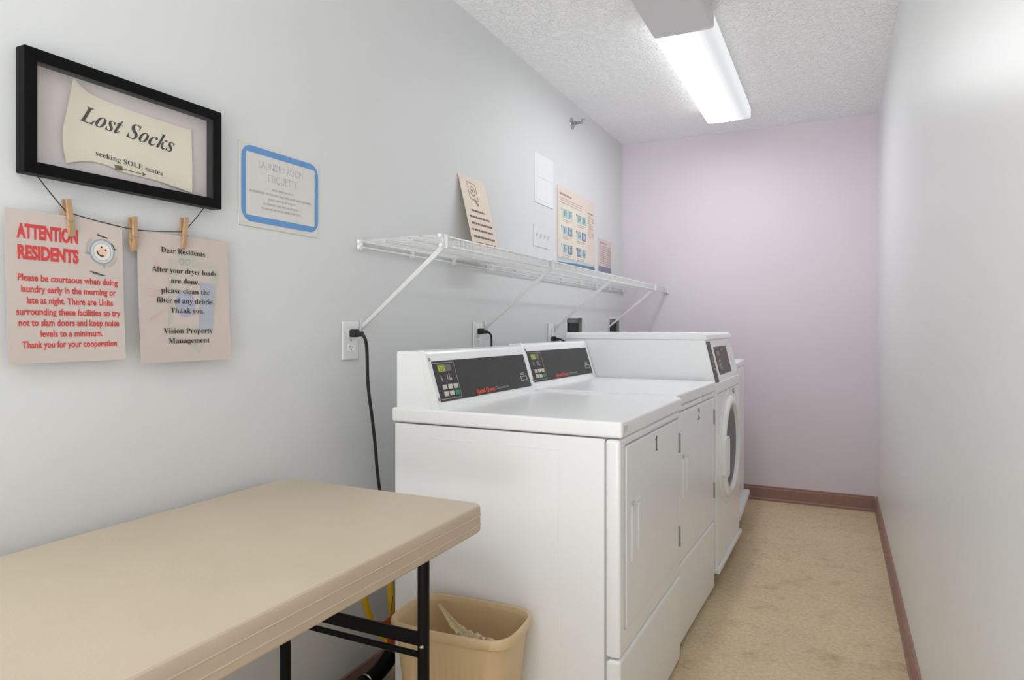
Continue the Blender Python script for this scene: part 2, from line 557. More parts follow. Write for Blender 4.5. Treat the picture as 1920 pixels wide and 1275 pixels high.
# ------------------------------------------------------------------ ceiling lights
def ceiling_light(x, y0, y1, label, lens, group='surface ceiling lights'):
    t = thing('ceiling_light', label, 'ceiling light', (x, (y0 + y1) / 2, H), group=group)
    L = (y1 - y0) / 2
    hw = 0.128
    m = MB(); m.box(-0.118, 0.118, -L + 0.012, L - 0.012, -0.045, -0.0005, 0.004)
    m.build('housing', 'fixture', t)
    prof = [(-hw, -0.022), (-hw, -0.070), (-hw + 0.003, -0.077), (-hw + 0.010, -0.081), (0, -0.083), (hw - 0.010, -0.081), (hw - 0.003, -0.077), (hw, -0.070), (hw, -0.022)]
    m = MB()
    inner = [(a * 0.97, b + 0.003) for a, b in prof]
    n = len(prof)
    for i in range(n - 1):
        (a0, b0), (a1, b1) = prof[i], prof[i + 1]
        m.quad((a0, -L + 0.006, b0), (a0, L - 0.006, b0), (a1, L - 0.006, b1), (a1, -L + 0.006, b1))
    m.build('lens', lens, t, wn=False, flip=True)
    for s in (-1, 1):
        m = MB(); m.prism(prof, s * L - (0.007 if s > 0 else 0), s * L + (0.007 if s < 0 else 0), 'y')
        m.build('end_cap', 'fixture', t)
    return t
ceiling_light(0.822, 2.905, 4.265, 'lit white wraparound ceiling light with bright glowing lens, over the washers', 'lens_far')
ceiling_light(0.822, 1.60, 2.895, 'unlit grey wraparound ceiling light, joined to the near end of the lit one', 'lens_off')
ceiling_light(0.822, -1.30, -0.02, 'unseen lit white wraparound ceiling light added behind the camera', 'lens_near')  # unseen fixture added to light the near end, in line with the frame's shadow

# ------------------------------------------------------------------ picture frame, twine, clothespins
fr = thing('picture_frame', 'black wooden shadow box frame with twine below, high on the left wall', 'picture frame', (0, 0.738, 1.454), WALLROT)
FW, FH, FD = 0.453, 0.242, 0.030
def frame_bar(m, w0, w1):
    a = [(0, 0), (FW, 0), (FW, FH), (0, FH)]
    b = [(w0, w0), (FW - w0, w0), (FW - w0, FH - w0), (w0, FH - w0)]
    for i in range(4):
        j = (i + 1) % 4
        q = [a[i], a[j], b[j], b[i]]
        m.prism(q, 0.001, FD, 'z', r=0.0015)
m = MB(); frame_bar(m, 0.0235, 0); m.build('frame_moulding', 'frame', fr)
m = MB(); m.box(0.018, FW - 0.018, 0.018, FH - 0.018, 0.001, 0.004); m.build('backing', 'mat', fr, 'pale pinkish grey backing')
m = MB(); m.box(0.020, FW - 0.020, 0.020, FH - 0.020, 0.0255, 0.027); m.build('glass_pane', 'glass', fr, 'clear glass pane')
def sag(p0, p1, d, n=8):
    return [Vector(p0).lerp(Vector(p1), i / n) - Vector((0, 4 * d * (i / n) * (1 - i / n), 0)) for i in range(n + 1)]
o = Vector((0.738, 1.454, 0))
wp = [(0.760, 1.458, 0.022), (0.821, 1.391, 0.0195), (0.963, 1.3745, 0.0195), (1.091, 1.386, 0.0195), (1.150, 1.458, 0.022)]
wp = [Vector(p) - o for p in wp]
pts = []
for i in range(4):
    pts += sag(wp[i], wp[i + 1], 0.002)[(1 if i else 0):]
m = MB(); m.tube(pts, 0.0011, 6); m.build('twine', 'string', fr, 'dark twine strung below the frame', wn=False)

def clothespin(x, y, top, bot, lean, label):
    """two wooden prongs and a wire spring; jaws down"""
    L = top - bot
    t = thing('clothespin', label, 'clothespin', (0, y, bot), (R(90), R(0), R(90)), 'wooden clothespins on the twine')
    t.rotation_euler = (Matrix.Rotation(R(90), 3, 'Z') @ Matrix.Rotation(R(90), 3, 'X') @ Matrix.Rotation(lean, 3, 'Z')).to_euler()
    for side, z0, z1 in (('front', 0.0203, 0.0), ('back', 0.0187, 0.0)):
        s = 1 if side == 'front' else -1
        z = z0
        prof = [(0.0, z), (0.0, z + s * 0.004), (0.016, z + s * 0.0085), (0.034, z + s * 0.0085), (L, z + s * 0.0090), (L, z + s * 0.0045), (0.040, z + s * 0.0015), (0.030, z + s * 0.0005), (0.024, z + s * 0.0025), (0.018, z)]
        m = MB(); m.prism(prof, -0.0052, 0.0052, 'x', r=0.0006, seg=1)
        m.build('prong', 'pin', t)
    m = MB()
    hel = [(-0.0065 + 0.013 * k / 24, 0.032 + 0.0045 * math.cos(k * 1.05), 0.0195 + 0.0045 * math.sin(k * 1.05)) for k in range(25)]
    m.tube(hel, 0.0006, 5)
    m.tube([(-0.0066, 0.034, 0.024), (-0.0066, 0.030, 0.030), (0.0066, 0.030, 0.030), (0.0066, 0.034, 0.024)], 0.0006, 5)
    m.build('spring', 'steel', t, wn=False)
    return t
clothespin(0, 0.8285, 1.417, 1.342, R(6), 'wooden clothespin gripping the red-lettered notice, leftmost on the twine')
clothespin(0, 0.9645, 1.402, 1.327, R(2), 'wooden clothespin gripping nothing, in the gap between the two hanging notices')
clothespin(0, 1.0865, 1.420, 1.345, R(-4), 'wooden clothespin gripping the black-lettered notice, rightmost on the twine')

# card inside the frame
card = thing('lettered_card', 'cream curled-edge card lettered Lost Socks, inside the black frame', 'card', (0.0048, 0.738, 1.454), WALLROT)
def cw(y, z): return (y - 0.738, z - 1.454)
def card_xy(u, v):
    L = [cw(0.826, 1.492), cw(0.816, 1.545), cw(0.826, 1.61), cw(0.836, 1.667)]
    Rr = [cw(1.119, 1.484), cw(1.1205, 1.53), cw(1.121, 1.59), cw(1.121, 1.637)]
    B = [cw(0.826, 1.492), cw(0.871, 1.5055), cw(0.909, 1.507), cw(0.948, 1.499), cw(1.034, 1.496), cw(1.119, 1.484)]
    T = [cw(0.836, 1.667), cw(0.856, 1.655), cw(0.880, 1.647), cw(0.95, 1.641), cw(1.034, 1.638), cw(1.121, 1.637)]
    def ev(P, t):
        n = len(P) - 1
        i = min(int(t * n), n - 1); f = t * n - i
        p0 = P[max(i - 1, 0)]; p1 = P[i]; p2 = P[i + 1]; p3 = P[min(i + 2, n)]
        return tuple(0.5 * ((2 * b) + (c - a) * f + (2 * a - 5 * b + 4 * c - d) * f * f + (3 * b - a - 3 * c + d) * f ** 3) for a, b, c, d in zip(p0, p1, p2, p3))
    l, r_, b, t = ev(L, v), ev(Rr, v), ev(B, u), ev(T, u)
    x = (1 - u) * l[0] + u * r_[0] + (1 - v) * b[0] + v * t[0] - ((1 - u) * (1 - v) * L[0][0] + u * (1 - v) * Rr[0][0] + (1 - u) * v * L[3][0] + u * v * Rr[3][0])
    y = (1 - u) * l[1] + u * r_[1] + (1 - v) * b[1] + v * t[1] - ((1 - u) * (1 - v) * L[0][1] + u * (1 - v) * Rr[0][1] + (1 - u) * v * L[3][1] + u * v * Rr[3][1])
    return x, y
def card_z(x, y):
    u = (x - 0.085) / 0.297; v = (y - 0.036) / 0.16
    return 0.002 + 0.010 * max(0, 1 - u * 3.5) ** 2 * (0.4 + max(0, v)) + 0.006 * max(0, u - 0.72) ** 2 * 12 * max(0, 1 - v)
def card_f(u, v):
    x, y = card_xy(u, v)
    return (x, y, card_z(x, y))
m = MB(); m.slab(card_f, 40, 24, (0, 0, 1), 0.0004); m.build('sheet', 'card', card, wn=False)
cf = lambda x, y: (x, y, card_z(x, y) + 0.0006)
def cfr(x, y):    # the lettering runs slightly downhill
    return cf(x, y - (x - 0.115) * 0.072)
m = MB()
m.text('𝑳𝒐𝒔𝒕 𝑺𝒐𝒄𝒌𝒔', cfr, 0.113, 0.338, 0.132, 0.037, bold=0.0, shear=0.28)
m.build('heading', 'ink', card, 'large black slanted serif heading', wn=False)
m = MB()
m.text('𝐬𝐞𝐞𝐤𝐢𝐧𝐠 𝐒𝐎𝐋𝐄 𝐦𝐚𝐭𝐞𝐬', cfr, 0.150, 0.306, 0.0705, 0.0115, bold=-0.002)
m.build('tagline', 'ink', card, 'small black serif line', wn=False)
m = MB()
a0 = (0.190, 0.0525); a1 = (0.262, 0.0500)
m.stroke(cf, a0[0], a0[1], a1[0], a1[1], 0.0016)
for k in range(3):
    x = 0.190 + k * 0.006
    m.poly([cf(x, 0.0575), cf(x + 0.006, 0.0575), cf(x + 0.009, 0.0523), cf(x + 0.006, 0.047), cf(x, 0.047), cf(x + 0.003, 0.0523)])
m.poly([cf(0.255, 0.0555), cf(0.264, 0.0498), cf(0.255, 0.0450), cf(0.257, 0.0502)])
m.build('arrow_print', 'gold', card, 'gold printed arrow', wn=False)

# ------------------------------------------------------------------ hanging notices
def notice(name, label, y0, z0, w, h, mat, curl, x=0.0192, group=None, cat='notice', skew=0.0):
    t = thing(name, label, cat, (x, y0, z0), WALLROT, group)
    def zf(a, b):
        v = b / h; u = a / w
        return curl * (1 - v) ** 2 * 0.7 + curl * 0.5 * (2 * u - 1) ** 2 * (1 - v) - 0.0
    def F(u, v):
        a = u * w + skew * v; b = v * h
        return (a, b, zf(u * w, b))
    m = MB(); m.slab(F, 16, 20, (0, 0, 1), 0.0004); m.build('sheet', mat, t, wn=False)
    return t, (lambda a, b: (a + skew * b / h, b, zf(a, b) + 0.0006))

AW, AH = 0.2285, 0.294
att, af = notice('notice', 'sheet with red ATTENTION RESIDENTS lettering and a ringing clock, clipped under the frame', 0.7115, 1.089, AW, AH, 'paperpink', 0.008, skew=-0.002)
m = MB()
def aline(m, s, x0, x1, yc, cap, bold=0.022):
    m.text(s, af, x0 * AW, x1 * AW, AH * (1 - yc) - cap / 2, cap, bold=bold)
aline(m, 'ATTENTION', 0.085, 0.585, 0.135, 0.0265, 0.05)
aline(m, 'RESIDENTS', 0.090, 0.590, 0.272, 0.0258, 0.05)
m.build('heading', 'redink', att, 'large bold red heading', wn=False)
m = MB()
for s, x0, x1, yc in [('Please be courteous when doing', 0.088, 0.945, 0.437), ('laundry early in the morning or', 0.112, 0.925, 0.511), ('late at night. There are Units', 0.155, 0.895, 0.585), ('surrounding these facilities so try', 0.070, 0.962, 0.660), ('not to slam doors and keep noise', 0.086, 0.948, 0.732), ('levels to a minimum.', 0.258, 0.795, 0.805), ('Thank you for your cooperation', 0.110, 0.920, 0.877)]:
    aline(m, s, x0, x1, yc, 0.0132, 0.026)
m.build('lettering', 'redink', att, 'bold red lettering', wn=False)
m = MB()
cx, cy = 0.1835, AH * (1 - 0.222)
b1 = lambda a, b: (lambda p: (p[0], p[1], p[2] + 0.0001))(af(a, b))
b2 = lambda a, b: (lambda p: (p[0], p[1], p[2] + 0.0002))(af(a, b))
m.use('clockring').disc(af, cx, cy, 0.0265, 0.0265)
m.use('clockgrey').ring(b1, cx, cy, 0.0235, 0.0268)
m.use('clockface').disc(b1, cx, cy, 0.0185, 0.0185)
m.use('clockgrey').ring(b2, cx, cy, 0.0180, 0.0190)
for rr in (0.031, 0.034):
    m.ring(af, cx, cy, rr - 0.0004, rr + 0.0004, 12, 1, 130, 195)
    m.ring(af, cx, cy, rr - 0.0004, rr + 0.0004, 12, 1, 290, 345)
m.poly([af(cx - 0.027, cy - 0.002), af(cx - 0.024, cy - 0.009), af(cx - 0.038, cy - 0.006)])
m.poly([af(cx - 0.001, cy - 0.026), af(cx + 0.006, cy - 0.026), af(cx + 0.005, cy - 0.036)])
m.use('skin').disc(b2, cx + 0.001, cy - 0.001, 0.0095, 0.0095)
b3 = lambda a, b: (lambda p: (p[0], p[1], p[2] + 0.0003))(af(a, b))
m.use('ink').disc(b3, cx - 0.0015, cy + 0.0095, 0.0021, 0.0021, 12)
m.disc(b3, cx + 0.0075, cy + 0.0045, 0.0021, 0.0021, 12)
m.ring(b3, cx - 0.0005, cy + 0.001, 0.0085, 0.0115, 16, 1, 175, 290)
m.stroke(af, cx - 0.010, cy + 0.0345, cx + 0.012, cy + 0.0300, 0.0024)
m.stroke(af, cx + 0.020, cy + 0.0200, cx + 0.028, cy + 0.0060, 0.0024)
m.stroke(af, cx + 0.0265, cy + 0.0065, cx + 0.031, cy + 0.0090, 0.0014)
m.stroke(af, cx - 0.010, cy + 0.0340, cx - 0.0075, cy + 0.0380, 0.0014)
m.use('greydecal').poly([af(cx - 0.028, cy - 0.0415), af(cx - 0.012, cy - 0.0440), af(cx + 0.009, cy - 0.0505), af(cx - 0.002, cy - 0.0505), af(cx - 0.018, cy - 0.0475)])
m.build('clock_drawing', None, att, 'small smiling alarm clock drawing', wn=False)

DW, DH = 0.2450, 0.297
dear, df = notice('notice', 'sheet with black Dear Residents lettering over a faded washer drawing, clipped under the frame', 0.9725, 1.078, DW, DH, 'paperpink', 0.012, skew=0.0)
m = MB()
S = lambda P: [(a * DW, (1 - b) * DH) for a, b in P]
F = lambda k: (lambda a, b: (lambda p: (p[0], p[1], p[2] + k * 0.0001))(df(a, b)))
m.use('wm_green').patch(F(0), S([(0.32, 0.19), (0.84, 0.215), (0.885, 0.28), (0.79, 0.76), (0.30, 0.74)]))
m.use('paperpink').patch(F(1), S([(0.42, 0.235), (0.80, 0.25), (0.72, 0.72), (0.335, 0.71)]))
m.use('wm_green').patch(F(0), S([(0.52, 0.86), (0.70, 0.86), (0.63, 0.955)]))
m.patch(F(0), S([(0.42, 0.115), (0.62, 0.115), (0.62, 0.185), (0.42, 0.185)]))
m.use('wm_blue').patch(F(2), S([(0.66, 0.36), (0.84, 0.37), (0.78, 0.77), (0.63, 0.77)]))
m.use('wm_blue2').patch(F(3), S([(0.49 + 0.115 * math.cos(k * 0.2618), 0.545 + 0.105 * math.sin(k * 0.2618)) for k in range(24)]))
m.use('wm_red').patch(F(0), S([(0.15, 0.17), (0.26, 0.30), (0.20, 0.29)]))
m.patch(F(0), S([(0.08, 0.44), (0.22, 0.44), (0.22, 0.49), (0.08, 0.49)]))
m.patch(F(0), S([(0.10, 0.66), (0.30, 0.56), (0.31, 0.585), (0.11, 0.685)]))
m.use('clockgrey')
for ex in (0.455, 0.52):
    m.ring(F(3), ex * DW, 0.795 * DH, 0.0062, 0.0078, 18, 0.8)
m.build('faded_drawing', None, dear, 'faded washing machine drawing', wn=False)
m = MB()
F3 = lambda a, b: (lambda p: (p[0], p[1], p[2] + 0.0008))(df(a, b))
for s, x0, x1, yc in [('𝐃𝐞𝐚𝐫 𝐑𝐞𝐬𝐢𝐝𝐞𝐧𝐭𝐬,', 0.235, 0.735, 0.128), ('𝐀𝐟𝐭𝐞𝐫 𝐲𝐨𝐮𝐫 𝐝𝐫𝐲𝐞𝐫 𝐥𝐨𝐚𝐝𝐬', 0.140, 0.850, 0.282), ('𝐚𝐫𝐞 𝐝𝐨𝐧𝐞,', 0.335, 0.65, 0.362), ('𝐩𝐥𝐞𝐚𝐬𝐞 𝐜𝐥𝐞𝐚𝐧 𝐭𝐡𝐞', 0.230, 0.770, 0.442), ('𝐟𝐢𝐥𝐭𝐞𝐫 𝐨𝐟 𝐚𝐧𝐲 𝐝𝐞𝐛𝐫𝐢𝐬.', 0.180, 0.815, 0.520), ('𝐓𝐡𝐚𝐧𝐤 𝐲𝐨𝐮.', 0.325, 0.700, 0.596), ('𝐕𝐢𝐬𝐢𝐨𝐧 𝐏𝐫𝐨𝐩𝐞𝐫𝐭𝐲', 0.245, 0.790, 0.758), ('𝐌𝐚𝐧𝐚𝐠𝐞𝐦𝐞𝐧𝐭', 0.295, 0.750, 0.835)]:
    if yc in (0.282, 0.758):
        m.build('greeting' if yc < 0.5 else 'message', 'ink', dear, 'black serif lettering', wn=False)
        m = MB()
    m.text(s, F3, x0 * DW, x1 * DW, DH * (1 - yc) - 0.0055, 0.0130, bold=-0.002)
m.build('signature', 'ink', dear, 'black serif lettering', wn=False)

# etiquette sign
eq = thing('etiquette_sign', 'white sheet with thick blue rounded border headed LAUNDRY ROOM ETIQUETTE, right of the frame', 'sign', (0.0012, 1.268, 1.430), WALLROT)
EW, EH = 0.301, 0.222
m = MB(); m.box(0, EW, 0, EH, 0, 0.0016); m.build('sheet', 'paperwhite', eq)
ef = lambda a, b: (a, b, 0.0022)
def rrect(x0, x1, y0, y1, r, n=8):
    P = []
    for cx_, cy_, s in ((x1 - r, y0 + r, -90), (x1 - r, y1 - r, 0), (x0 + r, y1 - r, 90), (x0 + r, y0 + r, 180)):
        for k in range(n + 1):
            a = R(s + 90 * k / n)
            P.append((cx_ + r * math.cos(a), cy_ + r * math.sin(a)))
    return P
m = MB()
o_ = rrect(0.008, 0.298, 0.013, 0.217, 0.034); i_ = rrect(0.023, 0.284, 0.030, 0.200, 0.006)
for k in range(len(o_)):
    q = (k + 1) % len(o_)
    m.quad(ef(*o_[k]), ef(*o_[q]), ef(*i_[q]), ef(*i_[k]))
m.build('printed_border', 'blueborder', eq, 'thick blue border', wn=False)
m = MB(); m.text('LAUNDRY ROOM', ef, 0.068, 0.232, 0.163, 0.021, bold=-0.022); m.text('ETIQUETTE', ef, 0.100, 0.211, 0.131, 0.021, bold=-0.022)
m.build('heading', 'lavink', eq, 'pale lavender heading', wn=False)
m = MB()
for k, (x0, x1, y) in enumerate([(0.115, 0.197, 0.108), (0.034, 0.270, 0.094), (0.103, 0.203, 0.080), (0.083, 0.216, 0.066), (0.077, 0.229, 0.053)]):
    m.words(ef, x0, x1, y, 0.0052, k)
m.build('small_print', 'greyink', eq, wn=False)

# leaning sign standing on the wire shelf
ls = thing('leaning_sign', 'beige sheet with drawing and bold dark text, leaning on the wall atop the wire shelf', 'sign', (0, 2.404, 1.4485))
LWd, LH = 0.227, 0.362
def lean(a, b, off=0.0):
    # a along wall, b up the sheet; foot stands 0.085 out from the wall
    t = b / LH
    th = math.atan2(0.080, LH)
    return (0.086 - 0.083 * t + off * math.cos(th), a - 0.004 * t, b * math.cos(th) + off * math.sin(th))
m = MB()
m.slab(lambda u, v: lean(u * LWd, v * LH), 8, 12, (1, 0, 0), 0.0025)
m.build('sheet', 'beige', ls)
lf = lambda a, b: lean(a, b, 0.0008)
m = MB()
for k, y in enumerate([0.205, 0.176, 0.147, 0.118, 0.088, 0.060, 0.032]):
    x0, x1 = (0.050, 0.165) if k == 0 else (0.018 + 0.004 * (k % 3), 0.208 - 0.006 * (k % 2))
    m.words(lf, x0, x1, y, 0.0085, 40 + k)
m.build('lettering', 'darkbrownink', ls, 'rows of dark brown text', wn=False)
m = MB()
px_, py_ = 0.088, 0.292
m.use('brownink')
for s in ((px_ - 0.030, py_ + 0.045, px_ + 0.040, py_ + 0.040), (px_ - 0.030, py_ + 0.045, px_ - 0.030, py_ - 0.030), (px_ + 0.040, py_ + 0.040, px_ + 0.040, py_ - 0.035), (px_ - 0.030, py_ - 0.030, px_ + 0.040, py_ - 0.035)):
    m.stroke(lf, *s, 0.003)
m.ring(lf, px_ + 0.005, py_ + 0.006, 0.018, 0.022, 24)
m.stroke(lf, px_ + 0.01, py_ - 0.03, px_ + 0.035, py_ - 0.055, 0.012)
m.disc(lf, px_ + 0.002, py_ + 0.008, 0.008, 0.008, 14)
m.build('drawing', None, ls, 'line drawing', wn=False)

# white access panel
ap = thing('access_panel', 'white painted two-section plate on the wall above the light switches', 'access panel', (0.0005, 3.180, 1.815), WALLROT)
m = MB(); m.box(0, 0.255, 0, 0.262, 0, 0.0035, 0.0015)
m.build('plate', 'plate', ap)
for y0, y1 in ((0.018, 0.116), (0.138, 0.244)):
    m = MB(); m.box(0.028, 0.228, y0, y1, 0.003, 0.0048, 0.001); m.build('raised_panel', 'plate', ap)

# four-gang switch plate
sp = thing('switch_plate', 'white four-gang switch plate above the shelf, left of the big poster', 'switch plate', (0.0005, 3.170, 1.585), WALLROT)
m = MB(); m.box(0, 0.220, 0, 0.114, 0, 0.003, 0.0015); m.build('plate', 'wall', sp)
for k in range(4):
    x = 0.031 + k * 0.0525
    m = MB()
    m.box(x - 0.005, x + 0.005, 0.044, 0.070, 0.0025, 0.004, 0.001)
    m.prism([(0.050, 0.003), (0.066, 0.003), (0.070, 0.013), (0.064, 0.014)], x - 0.0045, x + 0.0045, 'x', r=0.001)
    m.build('toggle', 'wall', sp)

# laundry instruction poster
po = thing('poster', 'large cream instruction poster with six pairs of blue pictures, above the shelf', 'poster', (0.0005, 3.496, 1.524), WALLROT)
PW, PH = 0.638, 0.440
m = MB(); m.box(0, PW, 0, PH, 0, 0.004); m.build('board', 'poster', po)
PF = lambda a, b: (a * PW, b * PH, 0.0046)
PF1 = lambda a, b: (a * PW, b * PH, 0.0050)
PF2 = lambda a, b: (a * PW, b * PH, 0.0054)
m = MB()
m.use('postery').rect(PF, 0.04, 0.775, 0.08, 0.82)
m.use('sky').rect(PF, 0.0, 1.0, 0.045, 0.085)
m.use('strip').poly([PF1(0, 0.0), PF1(1, 0.0), PF1(1, 0.055), PF1(0.5, 0.045), PF1(0, 0.02)])
rows = [(0.61, 0.725), (0.385, 0.50), (0.145, 0.265)]
cl = {(0, 0): ('teal', 'teal'), (0, 1): ('teal', 'teal'), (1, 0): ('sky', 'navy'), (1, 1): ('sky', 'navy'), (2, 0): ('sky', 'navy'), (2, 1): ('navy', 'sky')}
for r_, (y0, y1) in enumerate(rows):
    for c_ in range(2):
        x0 = 0.115 + c_ * 0.375
        ca, cb = cl[(r_, c_)]
        m.use(ca).rect(PF1, x0, x0 + 0.115, y0, y1)
        m.use(cb).rect(PF1, x0 + 0.130, x0 + 0.245, y0, y1)
        for q, cc in ((0, ca), (1, cb)):
            xa = x0 + 0.13 * q
            m.use('tealdk' if cc != 'navy' else 'sky')
            m.rect(PF2, xa + 0.03, xa + 0.055, y0 + 0.02, y1 - 0.03)
            m.disc(PF2, xa + 0.080, y0 + 0.055, 0.016, 0.026, 12)
            m.rect(PF2, xa + 0.02, xa + 0.095, y1 - 0.022, y1 - 0.012)
        m.use('tealdk').rect(PF1, x0 - 0.035, x0 - 0.018, y1 - 0.03, y1)
m.build('printed_pictures', None, po, 'printed teal and blue pictures', wn=False)
m = MB()
m.use('brownink').words(PF1, 0.05, 0.34, 0.895, 0.026, 3)
m.build('heading', None, po, 'brown heading', wn=False)
m = MB()
m.use('brownink').words(PF1, 0.80, 0.96, 0.80, 0.020, 5)
m.use('pinkink')
for k in range(3):
    m.words(PF, 0.06, 0.62, 0.850 - 0.03 * k, 0.010, 60 + k)
for k in range(13):
    m.words(PF, 0.80, 0.80 + (0.16 if k % 4 else 0.10), 0.76 - 0.025 * k, 0.010, 70 + k)
for r_, (y0, y1) in enumerate(rows):
    for c_ in range(2):
        x0 = 0.115 + c_ * 0.375
        m.words(PF1, x0, x0 + 0.22, y0 - 0.030, 0.010, 90 + r_ * 2 + c_)
        m.words(PF1, x0, x0 + 0.17, y0 - 0.052, 0.010, 99 + r_ * 2 + c_)
m.build('small_print', None, po, wn=False)

# small notice beyond the poster
pn = thing('notice', 'small mauve notice with violet bottom strip, between the big poster and the lilac wall', 'notice', (0.0005, 4.212, 1.535), WALLROT)
m = MB(); m.box(0, 0.284, 0, 0.216, 0, 0.003); m.build('sheet', 'mauve', pn)
nf = lambda a, b: (a, b, 0.0036)
m = MB()
m.use('violet').rect(nf, 0.005, 0.279, 0.0, 0.034)
m.use('lightprint').words(nf, 0.16, 0.27, 0.040, 0.010, 2)
m.build('printed_strip', None, pn, 'violet strip', wn=False)
m = MB()
m.words(nf, 0.03, 0.18, 0.185, 0.012, 1)
for k in range(10):
    m.words(nf, 0.02, 0.13, 0.165 - 0.0125 * k, 0.006, 20 + k)
    m.words(nf, 0.155, 0.265, 0.165 - 0.0125 * k, 0.006, 40 + k)
m.build('lettering', 'pinkink', pn, wn=False)

# sprinkler head
sk = thing('fire_sprinkler', 'small chrome sidewall fire sprinkler head, high on the wall under the ceiling', 'sprinkler', (0.0, 3.735, 2.372), WALLROT)
m = MB(); m.lathe([(0.0, 0.010), (0.016, 0.010), (0.030, 0.005), (0.036, 0.0006), (0.036, 0.0)], (0, 0, 0), 'z', 28)
m.build('escutcheon', 'chrome', sk, flip=True)
m = MB(); m.lathe([(0.010, 0.008), (0.012, 0.018), (0.012, 0.026), (0.0, 0.026)], (0, 0, 0), 'z', 14)
m.tube([(0.010, 0, 0.024), (0.019, 0, 0.036), (0.016, 0, 0.050), (0.002, 0, 0.062)], 0.0028, 6)
m.tube([(-0.010, 0, 0.024), (-0.019, 0, 0.036), (-0.016, 0, 0.050), (-0.002, 0, 0.062)], 0.0028, 6)
m.build('frame_arms', 'steel', sk)
m = MB(); m.box(-0.014, 0.014, -0.012, 0.016, 0.062, 0.0635, 0.0005); m.box(-0.014, 0.014, 0.013, 0.016, 0.062, 0.082)
m.build('deflector', 'chrome', sk)
m = MB(); m.tube([(0, 0, 0.026), (0, 0, 0.060)], 0.0024, 6); m.build('heat_bulb', 'steel', sk)

# ------------------------------------------------------------------ outlets, cords, recessed boxes
def outlet(y, z, label, w=0.079):
    t = thing('power_outlet', label, 'power outlet', (0.0005, y - w / 2, z), WALLROT, 'duplex outlets behind the machines')
    hgt = 0.125
    m = MB(); m.box(0, w, 0, hgt, 0, 0.006, 0.0045); m.build('cover_plate', 'plate', t)
    for k, yy in enumerate((0.040, 0.085)):
        m = MB()
        P = [(w / 2 + 0.0165 * math.cos(a), yy + max(-0.0125, min(0.0125, 0.0165 * math.sin(a)))) for a in [2 * math.pi * q / 32 for q in range(32)]]
        m.prism(P, 0.005, 0.0078, 'z')
        rc = m.build('receptacle', 'enamel2', t)
        m = MB()
        for dx in (-0.0065, 0.0065):
            m.box(w / 2 + dx - 0.001, w / 2 + dx + 0.001, yy - 0.002, yy + 0.0065, 0.0070, 0.0081)
        m.lathe([(0.0, 0.0081), (0.0024, 0.0081), (0.0024, 0.0070)], (w / 2, yy - 0.007, 0), 'z', 10)
        m.build('slot', 'slot', rc, wn=False)
    m = MB(); m.lathe([(0.0, 0.0072), (0.003, 0.0068), (0.0034, 0.0055)], (w / 2, hgt / 2, 0), 'z', 12); m.build('screw', 'steel', t)
    return t
outlet(1.7145, 1.0545, 'white duplex wall outlet left of the dryers, by the first shelf brace')
outlet(2.566, 1.0575, 'white duplex wall outlet behind the first dryer, by the second shelf brace')
outlet(3.400, 1.0575, 'white duplex wall outlet by the third shelf brace, half hidden by machines')

def rec_box(h, label):
    y0, y1, z0, z1 = h
    w, hh = y1 - y0, z1 - z0
    t = thing('recessed_box', label, 'wall box', (0, y0, z0), WALLROT, 'recessed boxes in the wall behind the washers')
    m = MB()
    e = 0.012
    for a in ((-e, w + e, -e, 0.0), (-e, w + e, hh, hh + e), (-e, 0.0, 0.0, hh), (w, w + e, 0.0, hh)):
        m.box(*a, 0.0005, 0.005, 0.001, 1)
    m.build('trim_plate', 'plate', t)
    m = MB()
    d = -0.022
    k = 0.0015
    m.quad((k, k, 0), (k, hh - k, 0), (k, hh - k, d), (k, k, d))
    m.quad((w - k, k, 0), (w - k, k, d), (w - k, hh - k, d), (w - k, hh - k, 0))
    m.quad((k, hh - k, 0), (w - k, hh - k, 0), (w - k, hh - k, d), (k, hh - k, d))
    m.quad((k, k, 0), (k, k, d), (w - k, k, d), (w - k, k, 0))
    m.quad((k, k, d), (k, hh - k, d), (w - k, hh - k, d), (w - k, k, d))
    m.build('box_shell', 'boxgrey', t, 'grey inside of the box', wn=False)
    m = MB(); m.box(w * 0.30, w * 0.94, 0.02, hh - 0.030, d + 0.001, -0.013, 0.004)
    m.build('core', 'boxblack', t, 'black socket block')  # plain black block in the middle of the box
rec_box(HOLES[0], 'grey recessed wall box with black socket, above the far washer row, nearer of the two')
rec_box(HOLES[1], 'grey recessed wall box with black socket, next to the lilac wall')

# ------------------------------------------------------------------ wire shelf
SY0, SY1, SZ, SX = 1.752, D - 0.012, 1.440, 0.322
sh = thing('wire_shelf', 'long white wire shelf on diagonal braces along the left wall above the machines', 'shelf', (0, SY0, SZ))
SL = SY1 - SY0
m = MB()
m.tube([(0.012, 0, 0), (0.012, SL, 0)], 0.0040, 8)
m.tube([(0.012, 0, -0.018), (0.012, SL, -0.018)], 0.0035, 8)
m.build('back_rail', 'wire', sh, wn=False)
m = MB()
m.tube([(SX, 0.002, 0.001), (SX, SL, 0.001)], 0.0042, 8)
m.tube([(SX + 0.004, 0.002, -0.029), (SX + 0.004, SL, -0.029)], 0.0042, 8)
m.build('front_lip_rail', 'wire', sh, wn=False)
m = MB()
for x in (0.11, 0.215):
    m.tube([(x, 0.002, -0.004), (x, SL, -0.004)], 0.0030, 6)
m.build('support_rod', 'wire', sh, wn=False)
m = MB()
n = 119
for k in range(n):
    y = 0.004 + (SL - 0.008) * k / (n - 1)
    m.tube([(0.012, y, 0.003), (SX - 0.003, y, 0.004), (SX + 0.003, y, 0.000), (SX + 0.006, y, -0.028)], 0.0015, 5)
o = m.build('deck_wires', 'wire', sh, wn=False)
